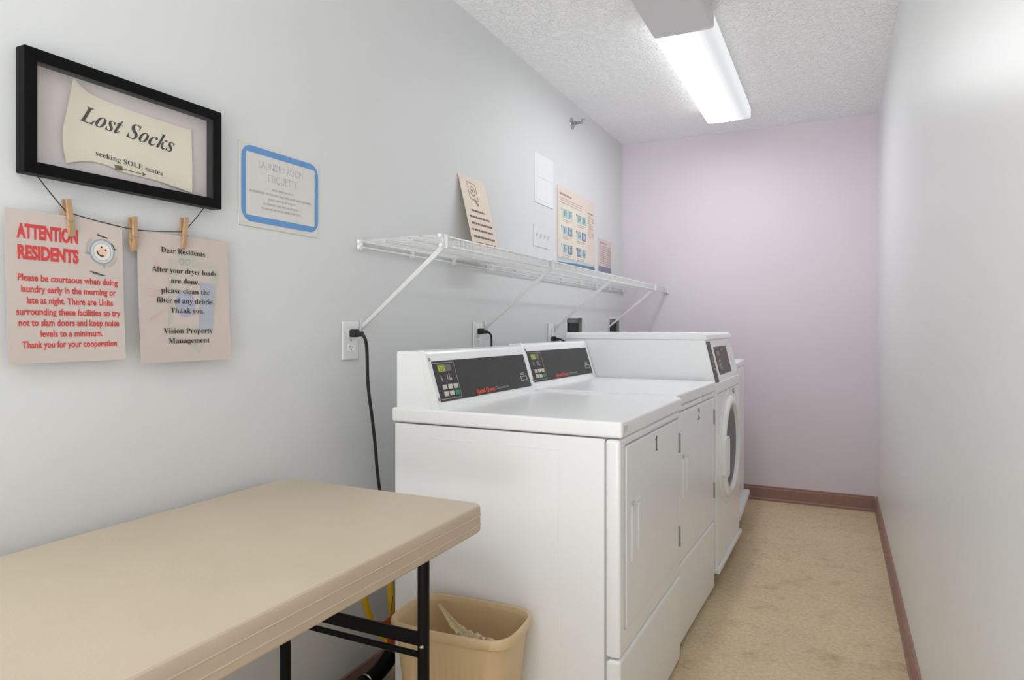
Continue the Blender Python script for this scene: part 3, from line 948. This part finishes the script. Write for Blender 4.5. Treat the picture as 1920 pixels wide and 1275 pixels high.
for i, y in enumerate([1.775, 2.640, 3.470, 4.420]):
    yl = y - SY0
    m = MB()
    a = Vector((0.004, yl, 1.158 - SZ)); b = Vector((SX + 0.006, yl, -0.030))
    dv = (b - a).normalized(); up = Vector((-dv.z, 0, dv.x))
    for s, e in ((-1, 0.0), (1, 0.0)):
        pass
    P = [(0.003, 1.152 - SZ), (0.003, 1.167 - SZ), (SX - 0.002, -0.018), (SX + 0.008, -0.018), (SX + 0.010, -0.030)]
    m.prism(P, yl - 0.004, yl + 0.004, 'y', r=0.001, seg=1)
    m.box(0.0005, 0.004, yl - 0.008, yl + 0.008, 1.138 - SZ, 1.188 - SZ, 0.001, 1)
    m.box(SX - 0.006, SX + 0.014, yl - 0.007, yl + 0.007, -0.037, 0.006, 0.002, 1)
    m.build('brace', 'wire', sh)
for k in range(11):
    yl = 0.006 + k * 0.298
    m = MB(); m.box(0.0005, 0.018, yl - 0.006, yl + 0.006, -0.026, 0.008, 0.003); m.lathe([(0, 0.0205), (0.0035, 0.0195), (0.0035, 0.017)], (0, yl, -0.009), 'x', 10)
    m.build('wall_clip', 'wire', sh)
m = MB(); m.box(0.30, 0.338, SL - 0.004, SL + 0.010, -0.040, 0.014, 0.004); m.box(0.312, 0.326, SL - 0.014, SL - 0.004, -0.034, 0.004, 0.002)
m.build('end_bracket', 'wire', sh)
m = MB()
for x_, z_ in ((SX, 0.001), (SX + 0.004, -0.029), (0.012, 0.0), (0.012, -0.018)):
    m = MB(); m.tube([(x_, -0.007, z_), (x_, 0.006, z_)], 0.0062, 10)
    m.build('end_cap', 'enamel2', sh)

# ------------------------------------------------------------------ dryers
AL = R(0.9366)
ROW = Vector((0.91536, 1.66638, 0))
EV = Vector((math.sin(AL), math.cos(AL), 0)); EU = Vector((-math.cos(AL), math.sin(AL), 0))
MROT = (0, 0, R(90) - AL)
def spot(v, u, z):
    p = ROW + EV * v + EU * u
    return (p.x, p.y, z)
WD = 0.683
def dryer_console(t, first):
    bk = 0.708 if first else 0.664
    m = MB()
    P = [(0.556, 0.914), (0.606, 1.078), (0.613, 1.086), (bk - 0.003, 1.086), (bk, 1.083), (bk, 0.914)]
    m.prism(P, 0.006, WD - 0.006, 'x', r=0.0025)
    con = m.build('console', 'enamel', t)
    # end cap trims
    a = Vector((0.556, 0.9145)); b = Vector((0.606, 1.078))
    for x0, x1 in ((0.003, 0.014), (WD - 0.014, WD - 0.003)):
        m = MB(); m.prism([(0.552, 0.9145), (0.603, 1.081), (0.611, 1.089), (0.628, 1.089), (0.618, 1.07), (0.585, 0.9145)], x0, x1, 'x', r=0.002)
        m.build('end_cap', 'enamel2', con)
    for z in (0.945, 1.062):
        m = MB(); m.lathe([(0, -0.004), (0.005, -0.003), (0.006, 0.002)], (0.0165, 0.552 + (z - 0.9145) * 0.306 + 0.0, z), 'y', 12)
        m.build('screw', 'steel', con, flip=True)
    # slanted control face: local p along v, q up the slope
    dirn = (b - a).normalized()
    nrm = Vector((-dirn.y, dirn.x))       # out of the face (towards -y)
    if nrm.x > 0: nrm = -nrm
    L = (b - a).length
    def S(off):
        def f(p, q):
            c = a + dirn * q + nrm * off
            return (p, c.x, c.y)
        return f
    m = MB()
    x0, x1, q0, q1 = 0.030, 0.660, 0.0215, 0.1475
    s0, s1 = S(-0.001), S(0.0016)
    v = [s0(x0, q0), s0(x1, q0), s0(x1, q1), s0(x0, q1)]; w = [s1(x0, q0), s1(x1, q0), s1(x1, q1), s1(x0, q1)]
    m.quad(*w)
    for i in range(4):
        j = (i + 1) % 4
        m.quad(v[i], v[j], w[j], w[i])
    cp = m.build('control_panel', 'panel', t, 'black control panel', wn=False)
    f1 = S(0.0022)
    PWd, PHt = x1 - x0, q1 - q0
    def f(a_, b_): return f1(x0 + a_ * PWd, q0 + b_ * PHt)
    def fo(off):
        g = S(off)
        return lambda a_, b_: g(x0 + a_ * PWd, q0 + b_ * PHt)
    # grey outline of the display block
    m = MB()
    for s in ((0.0, 0.945, 0.185, 0.945), (0.190, 0.935, 0.190, 0.065), (0.185, 0.055, 0.0, 0.055)):
        if s[0] == s[2]:
            m.rect(f, s[0] - 0.0022, s[0] + 0.0022, s[3], s[1])
        else:
            m.rect(f, min(s[0], s[2]), max(s[0], s[2]), s[1] - 0.010, s[1] + 0.010)
    m.build('outline', 'line', cp, 'grey outline', wn=False)
    m = MB()
    m.use('lcd_dark').rect(f, 0.035, 0.155, 0.73, 0.90)
    m.use('lcd').rect(fo(0.0026), 0.035, 0.100, 0.72, 0.90)
    g = fo(0.0030)
    m.use('lcd_digit').text('175', g, 0.042, 0.094, 0.745, 0.12, bold=0.0)
    m.build('display', None, cp, 'yellow-green lit display', wn=False)
    for r_ in range(2):
        for c_ in range(3):
            xa = 0.040 + c_ * 0.050; yb = 0.12 + (1 - r_) * 0.165
            green = (r_ == 1 and c_ == 2)
            m = MB()
            g0, g1 = fo(0.0014), fo(0.0036)
            A = [(xa, yb), (xa + 0.036, yb), (xa + 0.036, yb + 0.115), (xa, yb + 0.115)]
            m.quad(*[g1(*p) for p in A])
            for i in range(4):
                j = (i + 1) % 4
                m.quad(g0(*A[i]), g0(*A[j]), g1(*A[j]), g1(*A[i]))
            m.build('button', 'greenkey' if green else 'key', cp, 'green start button' if green else None, wn=False)
    m = MB()
    for xa, y0_, y1_ in ((0.045, 0.55, 0.64), (0.050, 0.50, 0.56), (0.100, 0.53, 0.64), (0.118, 0.50, 0.66), (0.133, 0.50, 0.56)):
        m.rect(f, xa, xa + 0.008, y0_, y1_)
    m.build('indicator_marks', 'lightprint', cp, wn=False)
    m = MB(); m.words(f, 0.893, 0.955, 0.42, 0.016, 5); m.words(f, 0.893, 0.945, 0.375, 0.016, 6)
    m.rect(f, 0.885, 0.968, 0.315, 0.345); m.rect(f, 0.885, 0.893, 0.22, 0.345); m.rect(f, 0.960, 0.968, 0.22, 0.345); m.rect(f, 0.885, 0.968, 0.20, 0.225)
    m.build('printed_marks', 'lightprint', cp, wn=False)
    m = MB(); m.text('Speed Queen', f, 0.345, 0.545, 0.060, 0.120, bold=0.028)
    m.build('maker_name', 'redprint', cp, 'red maker name', wn=False)
    m = MB(); m.text('Commercial', f, 0.555, 0.705, 0.082, 0.082, bold=0.0)
    m.build('lettering', 'lightprint', cp, 'pale lettering', wn=False)

def dryer(label, v, u, z, digit, turn=0.0):
    t = thing('clothes_dryer', label, 'dryer', spot(v, u, z), (0, 0, MROT[2] - turn), 'white clothes dryers with black-faced rear consoles')
    # cabinet
    m = MB()
    m.box(0.002, WD - 0.002, 0.0415, 0.712, 0.012, 0.868, 0.003)
    cab = m.build('cabinet', 'enamel', t)
    m = MB()
    for pieces in (((0.439, 0.594, 0.829, 0.832),), ((0.171, 0.327, 0.829, 0.832), (0.169, 0.172, 0.30, 0.832))):
        m = MB()
        for y0, y1, z0, z1 in pieces:
            m.box(0.0014, 0.0026, y0, y1, z0, z1, 0.0005, 1)
        m.build('embossed_line', 'enamel', cab, 'pressed line in the side panel', wn=False)
    m = MB(); m.box(0.0025, WD - 0.0025, 0.030, 0.046, 0.02, 0.860); m.build('seam', 'seam', cab, 'dark seam', wn=False)
    m = MB(); m.box(0.0, WD, 0.0, 0.040, 0.302, 0.868, 0.009, 4)
    m.build('front_panel', 'enamel', t)
    m = MB(); m.box(0.0, WD, -0.001, 0.040, 0.010, 0.298, 0.009, 4)
    m.build('kick_panel', 'enamel', t)
    m = MB()
    m.box(-0.002, WD + 0.002, -0.006, 0.722, 0.872, 0.915, 0.0075, 3)
    m.build('top_panel', 'enamel', t)
    m = MB(); m.box(0.006, 0.045, -0.0075, -0.004, 0.885, 0.905, 0.001, 1)
    m.build('corner_badge', 'emboss', t, 'worn grey badge')
    # door: recess, leaf, grip, hinges
    m = MB(); m.box(0.0412, 0.6435, -0.0008, 0.004, 0.3655, 0.851); m.build('door_gap', 'seam', t, 'shadow gap around the door', wn=False)
    m = MB()
    m.box(0.0435, 0.6415, -0.0045, 0.004, 0.367, 0.846, 0.003)
    d = m.build('door', 'enamel', t)
    m = MB()
    m.box(0.085, 0.112, -0.0075, -0.004, 0.530, 0.690, 0.002); m.box(0.150, 0.174, -0.0075, -0.004, 0.545, 0.675, 0.002)
    m.box(0.085, 0.174, -0.0075, -0.004, 0.676, 0.690, 0.002)
    m.build('door_grip', 'enamel', d)
    m = MB(); m.text({'1': '𝟏', '2': '𝟐'}[digit], lambda a, b: (a, -0.0052, b), 0.330, 0.330 + (0.030 if digit == '1' else 0.036), 0.786, 0.046, bold=-0.012)
    m.build('number', 'greydecal', d, 'dark grey number', wn=False)
    for z0 in (0.410, 0.730):
        m = MB(); m.box(0.648, 0.664, -0.005, 0.004, z0, z0 + 0.065, 0.002); m.tube([(0.646, -0.006, z0), (0.646, -0.006, z0 + 0.065)], 0.004, 8)
        m.build('hinge', 'steel', t)
    dryer_console(t, digit == '1')
    for x in (0.06, WD - 0.06):
        for y in (0.10, 0.64):
            q = z
            m = MB(); m.lathe([(0.0, -q), (0.020, -q), (0.020, 0.006 - q), (0.008, 0.008 - q), (0.008, 0.03)], (x, y, 0), 'z', 14)
            m.build('foot', 'blackrub', t)
    return t
dryer_a = dryer('white clothes dryer numbered 1, nearest of the row, beside the wastebasket', 0.0, 0.0, 0.0, '1')
dryer_b = dryer('white clothes dryer numbered 2, between dryer 1 and the round-door washer', 0.6870, 0.018, 0.008, '2', R(1.05))

# ------------------------------------------------------------------ front-load washer
wz = 0.020
ws = thing('washing_machine', 'tall white front-loading washer with round door and slanted brown control panel', 'washing machine', spot(1.3900, 0.0, 0.0), MROT)
WW = 0.676
m = MB(); m.box(0, WW, 0.0, 0.715, 0.095, 0.912, 0.004); m.build('cabinet', 'enamel', ws)
m = MB()
m.prism([(0.004, 0.912), (0.050, 1.104), (0.715, 1.104), (0.715, 0.912)], 0.0, WW, 'x', r=0.004)
m.build('control_housing', 'enamel', ws)
m = MB()
m.prism([(0.040, 1.104), (0.046, 1.126), (0.060, 1.135), (0.718, 1.135), (0.718, 1.104)], -0.004, WW + 0.004, 'x', r=0.004)
m.build('top_cap', 'enamel', ws)
a = Vector((0.004, 0.912)); b = Vector((0.050, 1.104)); dn = (b - a).normalized(); nr = Vector((-dn.y, dn.x))
if nr.x > 0: nr = -nr
def WF(off):
    return lambda p, q: (p, (a + dn * q + nr * off).x, (a + dn * q + nr * off).y)
def wplate(name, x0, x1, q0, q1, mat, parent, label=None, th=0.002):
    m = MB()
    A = [(x0, q0), (x1, q0), (x1, q1), (x0, q1)]
    g0, g1 = WF(-0.001), WF(th)
    m.quad(*[g1(*p) for p in A])
    for i in range(4):
        j = (i + 1) % 4
        m.quad(g0(*A[i]), g0(*A[j]), g1(*A[j]), g1(*A[i]))
    return m.build(name, mat, parent, label, wn=False)
st = wplate('side_strip', 0.004, 0.088, 0.000, 0.188, 'brownpanel', ws, 'dark brown strip')
m = MB(); m.text('02', WF(0.0028), 0.026, 0.066, 0.092, 0.030, bold=0.0); m.words(WF(0.0028), 0.026, 0.068, 0.074, 0.006, 1); m.words(WF(0.0028), 0.026, 0.066, 0.058, 0.006, 2)
m.build('printed_marks', 'lightprint', st, wn=False)
cp = wplate('control_panel', 0.150, 0.480, 0.028, 0.160, 'brownpanel', ws, 'brown control panel')
m = MB()
g = WF(0.0028)
m.rect(g, 0.19, 0.25, 0.118, 0.138); m.rect(g, 0.31, 0.335, 0.135, 0.152)
for k in range(3):
    m.rect(g, 0.19, 0.25, 0.052 + k * 0.017, 0.064 + k * 0.017)
m.build('buttons', 'line', cp, 'pale printed buttons', wn=False)
m = MB(); m.rect(g, 0.28, 0.31, 0.130, 0.150); m.build('display', 'gold', cp, wn=False)
wplate('card_slot_cover', 0.520, 0.650, 0.02, 0.175, 'enamel2', ws, None, 0.003)
m = MB(); m.box(0.02, WW - 0.02, -0.002, 0.01, 0.863, 0.8655); m.build('seam', 'seam', ws, wn=False)
m = MB(); m.lathe([(0.272, 0.001), (0.271, -0.002), (0.266, -0.0032), (0.240, -0.0035)], (0.338, 0.0, 0.585), 'y', 72); m.build('door_bezel', 'enamel', ws)
m = MB(); m.lathe([(0, -0.008), (0.011, -0.007), (0.013, 0.0)], (0.46, 0.0, 0.842), 'y', 16); m.build('lock', 'steel', ws, flip=True)
# round door
DC = (0.338, 0.0, 0.585)
m = MB()
m.lathe([(0.247, 0.002), (0.246, -0.006), (0.238, -0.014), (0.224, -0.020), (0.210, -0.021), (0.203, -0.017), (0.199, -0.002)], DC, 'y', 72)
dr_ = m.build('door_ring', 'ring', ws, flip=False, angle=60)
m = MB()
m.use('tub').lathe([(0.200, -0.004), (0.180, -0.005)], DC, 'y', 56)
m.use('glassdark').lathe([(0.180, -0.005), (0.12, -0.0065), (0.06, -0.0065), (0.0, -0.0065)], DC, 'y', 56)
m.build('door_glass', None, dr_, 'dark grey round glass', angle=60)
m = MB()
m.prism([(0.112, 0.480), (0.112, 0.650), (0.130, 0.660), (0.195, 0.655), (0.222, 0.640), (0.226, 0.56), (0.222, 0.475), (0.195, 0.462), (0.130, 0.468)], -0.024, -0.004, 'y', r=0.004)
m.build('door_handle', 'ring', dr_)
m = MB(); m.box(-0.002, WW + 0.002, -0.014, 0.70, 0.068, 0.092, 0.006); m.build('base_flange', 'enamel2', ws)
for x in (0.07, WW - 0.07):
    for y in (0.09, 0.62):
        m = MB(); m.lathe([(0, 0.0), (0.026, 0.0), (0.026, 0.010), (0.012, 0.014), (0.012, 0.075)], (x, y, 0), 'z', 14); m.build('foot', 'blackrub', ws)

# ------------------------------------------------------------------ last machine against the lilac wall
w4 = thing('washing_machine', 'plain low white washer at the row end, mostly hidden behind the round-door washer', 'washing machine', spot(2.110, 0.036, 0.0), (0, 0, R(90) - AL + R(3.0)))
m = MB(); m.box(0, 0.645, 0.0, 0.65, 0.150, 0.925, 0.006); m.build('cabinet', 'enamel', w4)
m = MB(); m.box(-0.001, 0.646, -0.004, 0.65, 0.927, 0.962, 0.008); m.build('top_panel', 'enamel', w4)
m = MB(); m.prism([(0.50, 0.962), (0.54, 1.06), (0.64, 1.06), (0.64, 0.962)], 0.01, 0.635, 'x', r=0.004); m.build('console', 'enamel', w4)
m = MB(); m.box(0.12, 0.545, 0.09, 0.46, 0.962, 0.968, 0.003); m.build('lid', 'enamel', w4)
m = MB(); m.box(0.0, 0.645, -0.036, 0.64, 0.118, 0.146, 0.006); m.build('base_flange', 'enamel2', w4)
for x in (0.08, 0.585):
    for y in (0.09, 0.58):
        m = MB(); m.lathe([(0, 0.0), (0.026, 0.0), (0.026, 0.010), (0.012, 0.014), (0.012, 0.125)], (x, y, 0), 'z', 14); m.build('foot', 'blackrub', w4)

# ------------------------------------------------------------------ folding table
tx0, tx1, ty0, ty1, tz = 0.036, 0.664, 0.175, 1.405, 0.740
tb = thing('folding_table', 'tan plastic folding table on black steel legs, against the left wall', 'table', ((tx0 + tx1) / 2, (ty0 + ty1) / 2, 0))
hw, hl = (tx1 - tx0) / 2, (ty1 - ty0) / 2
def rr_loop(w, l, r, z, n=10):
    return [Vector((x, y, z)) for x, y in rrect(-w, w, -l, l, r, n)]
m = MB()
prof = [(0.007, 0.0), (0.0025, -0.0015), (0.0, -0.006), (0.0, -0.0215), (-0.0014, -0.023), (0.0, -0.0245), (0.0, -0.0435), (-0.0014, -0.045), (0.0, -0.0465), (0.0, -0.058), (0.003, -0.062), (0.012, -0.063), (0.020, -0.052)]
loops = []
for inset, dz in prof:
    pts = rr_loop(hw - inset, hl - inset, 0.034 - inset * 0.6, tz + dz)
    loops.append([m.bm.verts.new(p) for p in pts])
m.use('table'); m._f(loops[0])
m.use('tableedge')
for A, B in zip(loops, loops[1:]):
    n = len(A)
    for k in range(n):
        m._f((A[k], B[k], B[(k + 1) % n], A[(k + 1) % n]))
m._f(loops[-1][::-1])
m.build('tabletop', None, tb, wn=False, angle=30)
LX = (0.178 - (tx0 + tx1) / 2, 0.588 - (tx0 + tx1) / 2)
for sgn in (1, -1):
    yl = sgn * (hl - 0.150)
    for x in LX:
        m = MB(); m.tube([(x, yl, 0.012), (x, yl, tz - 0.054)], 0.0135, 14)
        lg = m.build('leg', 'black', tb)
        m = MB(); m.lathe([(0.0, 0.0), (0.0165, 0.0), (0.0165, 0.03), (0.0136, 0.034)], (x, yl, 0), 'z', 14); m.build('foot_cap', 'blackrub', lg)
        m = MB(); m.lathe([(0, -0.0165), (0.004, -0.0155), (0.0055, -0.012)], (x + 0.003, yl, 0.452), 'y', 12); m.build('rivet', 'chrome', lg, 'chrome rivet', flip=True)
    m = MB(); m.box(LX[0], LX[1], yl - 0.004, yl + 0.004, 0.447, 0.478, 0.002); m.build('crossbar', 'black', tb)
    m = MB(); m.box(LX[0], LX[1], yl - 0.010, yl - 0.004, 0.424, 0.438, 0.002); m.build('brace_link', 'black', tb)
    m = MB(); m.box(-hw + 0.03, hw - 0.03, yl - 0.016, yl + 0.016, tz - 0.060, tz - 0.051, 0.003); m.build('leg_mount', 'black', tb)

# ------------------------------------------------------------------ wastebasket with liner
BX, BY = 0.517, 1.545
bn = thing('wastebasket', 'tan ribbed plastic wastebasket between the table leg and the first dryer', 'wastebasket', (BX, BY, 0), (0, 0, R(3)))
bw, bl, bh = 0.163, 0.100, 0.391
def bulge(w, l, r, z, bul, n=7, mrow=36):
    """rounded rectangle whose sides bow outward a little"""
    P = rrect(-w, w, -l, l, r, n)
    out = []
    for k in range(len(P)):
        p, q = P[k], P[(k + 1) % len(P)]
        steps = mrow if math.hypot(q[0] - p[0], q[1] - p[1]) > r else 1
        for s in range(steps):
            f = s / steps
            x = p[0] + (q[0] - p[0]) * f; y = p[1] + (q[1] - p[1]) * f
            x2 = x * (1 + bul * max(0, 1 - (y / l) ** 2) * 0.6); y2 = y * (1 + bul * max(0, 1 - (x / w) ** 2))
            out.append(Vector((x2, y2, z)))
    return out
m = MB()
rows = [(0.0, 0.0, 0.0)]
lp = []
for k in range(15):
    f = k / 14
    lp.append(bulge(bw * (0.76 + 0.20 * f), bl * (0.74 + 0.22 * f), 0.040, 0.004 + (bh - 0.030) * f, 0.10))
# ribs in the upper half of the long side
for f_i, L_ in enumerate(lp):
    zf = L_[0].z
    if 0.20 < zf < 0.335:
        for v in L_:
            if abs(v.x) < bw * 0.62:
                v.y += (0.0012 if int((v.x + 1) / 0.009) % 2 else -0.0012)
for (w_, l_, z_) in ((1.0, 1.0, bh - 0.026), (1.03, 1.045, bh - 0.022), (1.035, 1.05, bh - 0.004), (1.02, 1.03, bh), (0.985, 0.975, bh), (0.965, 0.95, bh - 0.006)):
    lp.append(bulge(bw * w_, bl * l_, 0.042, z_, 0.10))
for k in range(11):
    f = 1 - k / 10
    lp.append(bulge(bw * (0.76 + 0.20 * f) - 0.003, bl * (0.74 + 0.22 * f) - 0.003, 0.038, 0.010 + (bh - 0.026) * f, 0.10))
L0 = [[m.bm.verts.new(p) for p in L_] for L_ in lp]
for A, B in zip(L0, L0[1:]):
    n = len(A)
    for k in range(n):
        m._f((A[k], A[(k + 1) % n], B[(k + 1) % n], B[k]))
m._f(L0[0][::-1]); m._f(L0[-1])
m.build('bin_body', 'bin', bn, wn=False, angle=50)
m = MB()
for y in (-1, 1):
    m.box(-0.05, 0.05, y * bl * 1.0 - 0.004 + (0.0 if y < 0 else 0), y * bl * 1.0 + 0.004, bh - 0.075, bh - 0.071)
# thin clear bag draped inside the bin
lin = thing('bin_liner', 'thin clear yellowish plastic bag sagging inside the tan wastebasket', 'bin liner', (BX, BY, 0.0), (0, 0, R(3)))
rnd = random.Random(4)
m = MB()
def liner(u, v):
    # u around, v down
    A = bulge(bw * 0.95, bl * 0.93, 0.036, 0, 0.10)
    n = len(A)
    k = int(u * n) % n
    p = A[k]
    f = v
    sx = 1 - 0.26 * f + 0.05 * math.sin(9 * u * 6.28 + 3 * f) * f
    z = bh - 0.012 - (bh - 0.055) * f
    if f > 0.02:
        sx *= 1 - 0.05 * abs(math.sin(5 * u * 6.28)) * math.sin(f * 3.14)
    return Vector((p.x * sx * 0.99, p.y * sx * 0.99, z))
m.grid(liner, 60, 10)
bmesh.ops.remove_doubles(m.bm, verts=m.bm.verts, dist=1e-5)
m.build('bag_wall', 'liner', lin, wn=False, angle=80)
# the bag's twisted fold stretched from the back corner down to the front
m = MB()
def fold(u, v):
    c = Vector((-0.112, 0.080, bh - 0.020)).lerp(Vector((0.092, -0.066, bh - 0.024)), u)
    c.z -= 0.020 * math.sin(u * 3.14)
    wdt = 0.012 + 0.085 * u ** 1.2
    d = Vector((0.72, 0.42, 0)) * (v - 0.5) * wdt
    cr = 0.010 * math.sin(v * 10 + u * 3) + 0.005 * math.sin(v * 27 + u * 9) + 0.003 * math.sin(v * 11 - u * 31)
    return c + d + Vector((0, 0, cr * (0.3 + u)))
m.grid(fold, 40, 36)
m.build('bag_fold', 'linerfold', lin, 'crinkled twisted fold of the bag', wn=False, angle=80)

# ------------------------------------------------------------------ hoses behind the first dryer
def smooth(loc, k=6):
    out = []
    n = len(loc)
    for i in range(n - 1):
        p0, p1, p2, p3 = [Vector(loc[max(0, min(n - 1, i + q))]) for q in (-1, 0, 1, 2)]
        for s in range(k):
            f = s / k
            out.append(0.5 * ((2 * p1) + (p2 - p0) * f + (2 * p0 - 5 * p1 + 4 * p2 - p3) * f * f + (3 * p1 - p0 - 3 * p2 + p3) * f ** 3))
    out.append(Vector(loc[-1]))
    return out
gh = thing('gas_hose', 'looped yellow gas hose by the wall behind the first dryer, under the table edge', 'hose', (0.10, 1.72, 0.0))
m = MB()
m.tube(smooth([(0.014, -0.110, 0.46), (0.012, -0.080, 0.36), (0.008, -0.057, 0.30), (0.0, -0.030, 0.255), (-0.002, -0.005, 0.215), (0.010, 0.020, 0.175), (0.03, 0.035, 0.16), (0.045, 0.030, 0.20), (0.048, 0.018, 0.28), (0.048, 0.012, 0.36), (0.045, 0.02, 0.45)]), 0.0105, 12)
m.build('hose', 'yellow', gh, wn=False)
m = MB(); m.tube([(0.014, -0.110, 0.455), (0.016, -0.116, 0.50)], 0.014, 6); m.build('fitting', 'steel', gh)
tg = thing('tag', 'small crumpled orange tag hanging by the yellow gas hose', 'tag', (0.176, 1.690, 0.175))
m = MB()
m.slab(lambda u, v: (0.012 * math.sin(5 * v + 3 * u), -0.030 + 0.070 * u - 0.02 * (v - 0.5), 0.095 * v - 0.01 * math.sin(u * 6)), 10, 12, (1, 0, 0), 0.001)
m.build('tag_sheet', 'orange', tg, wn=False)
m = MB(); m.tube(smooth([(0.0, 0.005, 0.09), (0.0, 0.012, 0.12), (0.0, 0.020, 0.15)]), 0.0012, 5); m.build('tie', 'string', tg, wn=False)
dh = thing('drain_hose', 'black hose with chrome clamp lying on the floor along the left wall', 'hose', (0.044, 1.70, 0.0))
m = MB(); m.tube(smooth([(0.03, -1.1, 0.028), (0.03, -0.5, 0.028), (0.03, -0.05, 0.029), (0.035, 0.06, 0.040), (0.045, 0.12, 0.075)]), 0.026, 14); m.build('hose', 'black', dh, wn=False)
m = MB(); m.tube([(0.0315 + 0.030 * math.cos(q * 2 * math.pi / 20), 0.0, 0.031 + 0.030 * math.sin(q * 2 * math.pi / 20)) for q in range(20)], 0.0035, 6, closed=True); m.build('clamp', 'chrome', dh, 'chrome clamp ring', wn=False)
m = MB(); m.tube(smooth([(0.045, 0.11, 0.07), (0.05, 0.12, 0.10), (0.052, 0.10, 0.15), (0.05, 0.09, 0.19)]), 0.014, 10); m.build('hose_end', 'greyhose', dh, 'grey hose end', wn=False)

# ------------------------------------------------------------------ power cords, parts of their machines
bpy.context.view_layer.update()
def cord(machine, plug, pts, r=0.0055):
    frame_ = Matrix.Translation(Vector(plug)) @ Matrix.Rotation(R(90), 4, 'Z') @ Matrix.Rotation(R(90), 4, 'X')
    loc = [frame_.inverted() @ Vector(p) for p in pts]
    m = MB(); m.tube(smooth(loc), r, 10)
    o = m.build('power_cord', 'blackrub', machine, 'black power cord', wn=False)
    o.matrix_parent_inverse = machine.matrix_world.inverted()
    o.matrix_basis = frame_
    m = MB()
    m.prism([(-0.013, -0.013), (0.013, -0.013), (0.013, 0.013), (-0.013, 0.013)], 0.0, 0.024, 'z', r=0.005)
    m.prism([(-0.009, -0.011), (0.009, -0.011), (0.009, 0.006), (-0.009, 0.006)], 0.022, 0.044, 'z', r=0.004)
    m.build('plug', 'blackrub', o)
cord(dryer_a, (0.0085, 1.7155, 1.140),
     [(0.048, 1.7155, 1.137), (0.058, 1.7175, 1.128), (0.058, 1.727, 1.108), (0.050, 1.742, 1.070), (0.042, 1.757, 0.97), (0.036, 1.788, 0.85), (0.033, 1.808, 0.755), (0.032, 1.824, 0.65), (0.034, 1.86, 0.52), (0.04, 1.95, 0.40), (0.08, 2.05, 0.30), (0.21, 2.10, 0.28)])
cord(dryer_b, (0.0085, 2.566, 1.143),
     [(0.048, 2.566, 1.140), (0.058, 2.570, 1.136), (0.064, 2.580, 1.120), (0.062, 2.586, 1.08), (0.060, 2.59, 1.00), (0.07, 2.60, 0.6), (0.20, 2.65, 0.4)], 0.0045)
cord(ws, (0.0085, 3.400, 1.0975),
     [(0.048, 3.40, 1.097), (0.060, 3.41, 1.094), (0.068, 3.44, 1.080), (0.072, 3.47, 1.05), (0.09, 3.52, 0.9), (0.22, 3.55, 0.8)], 0.005)
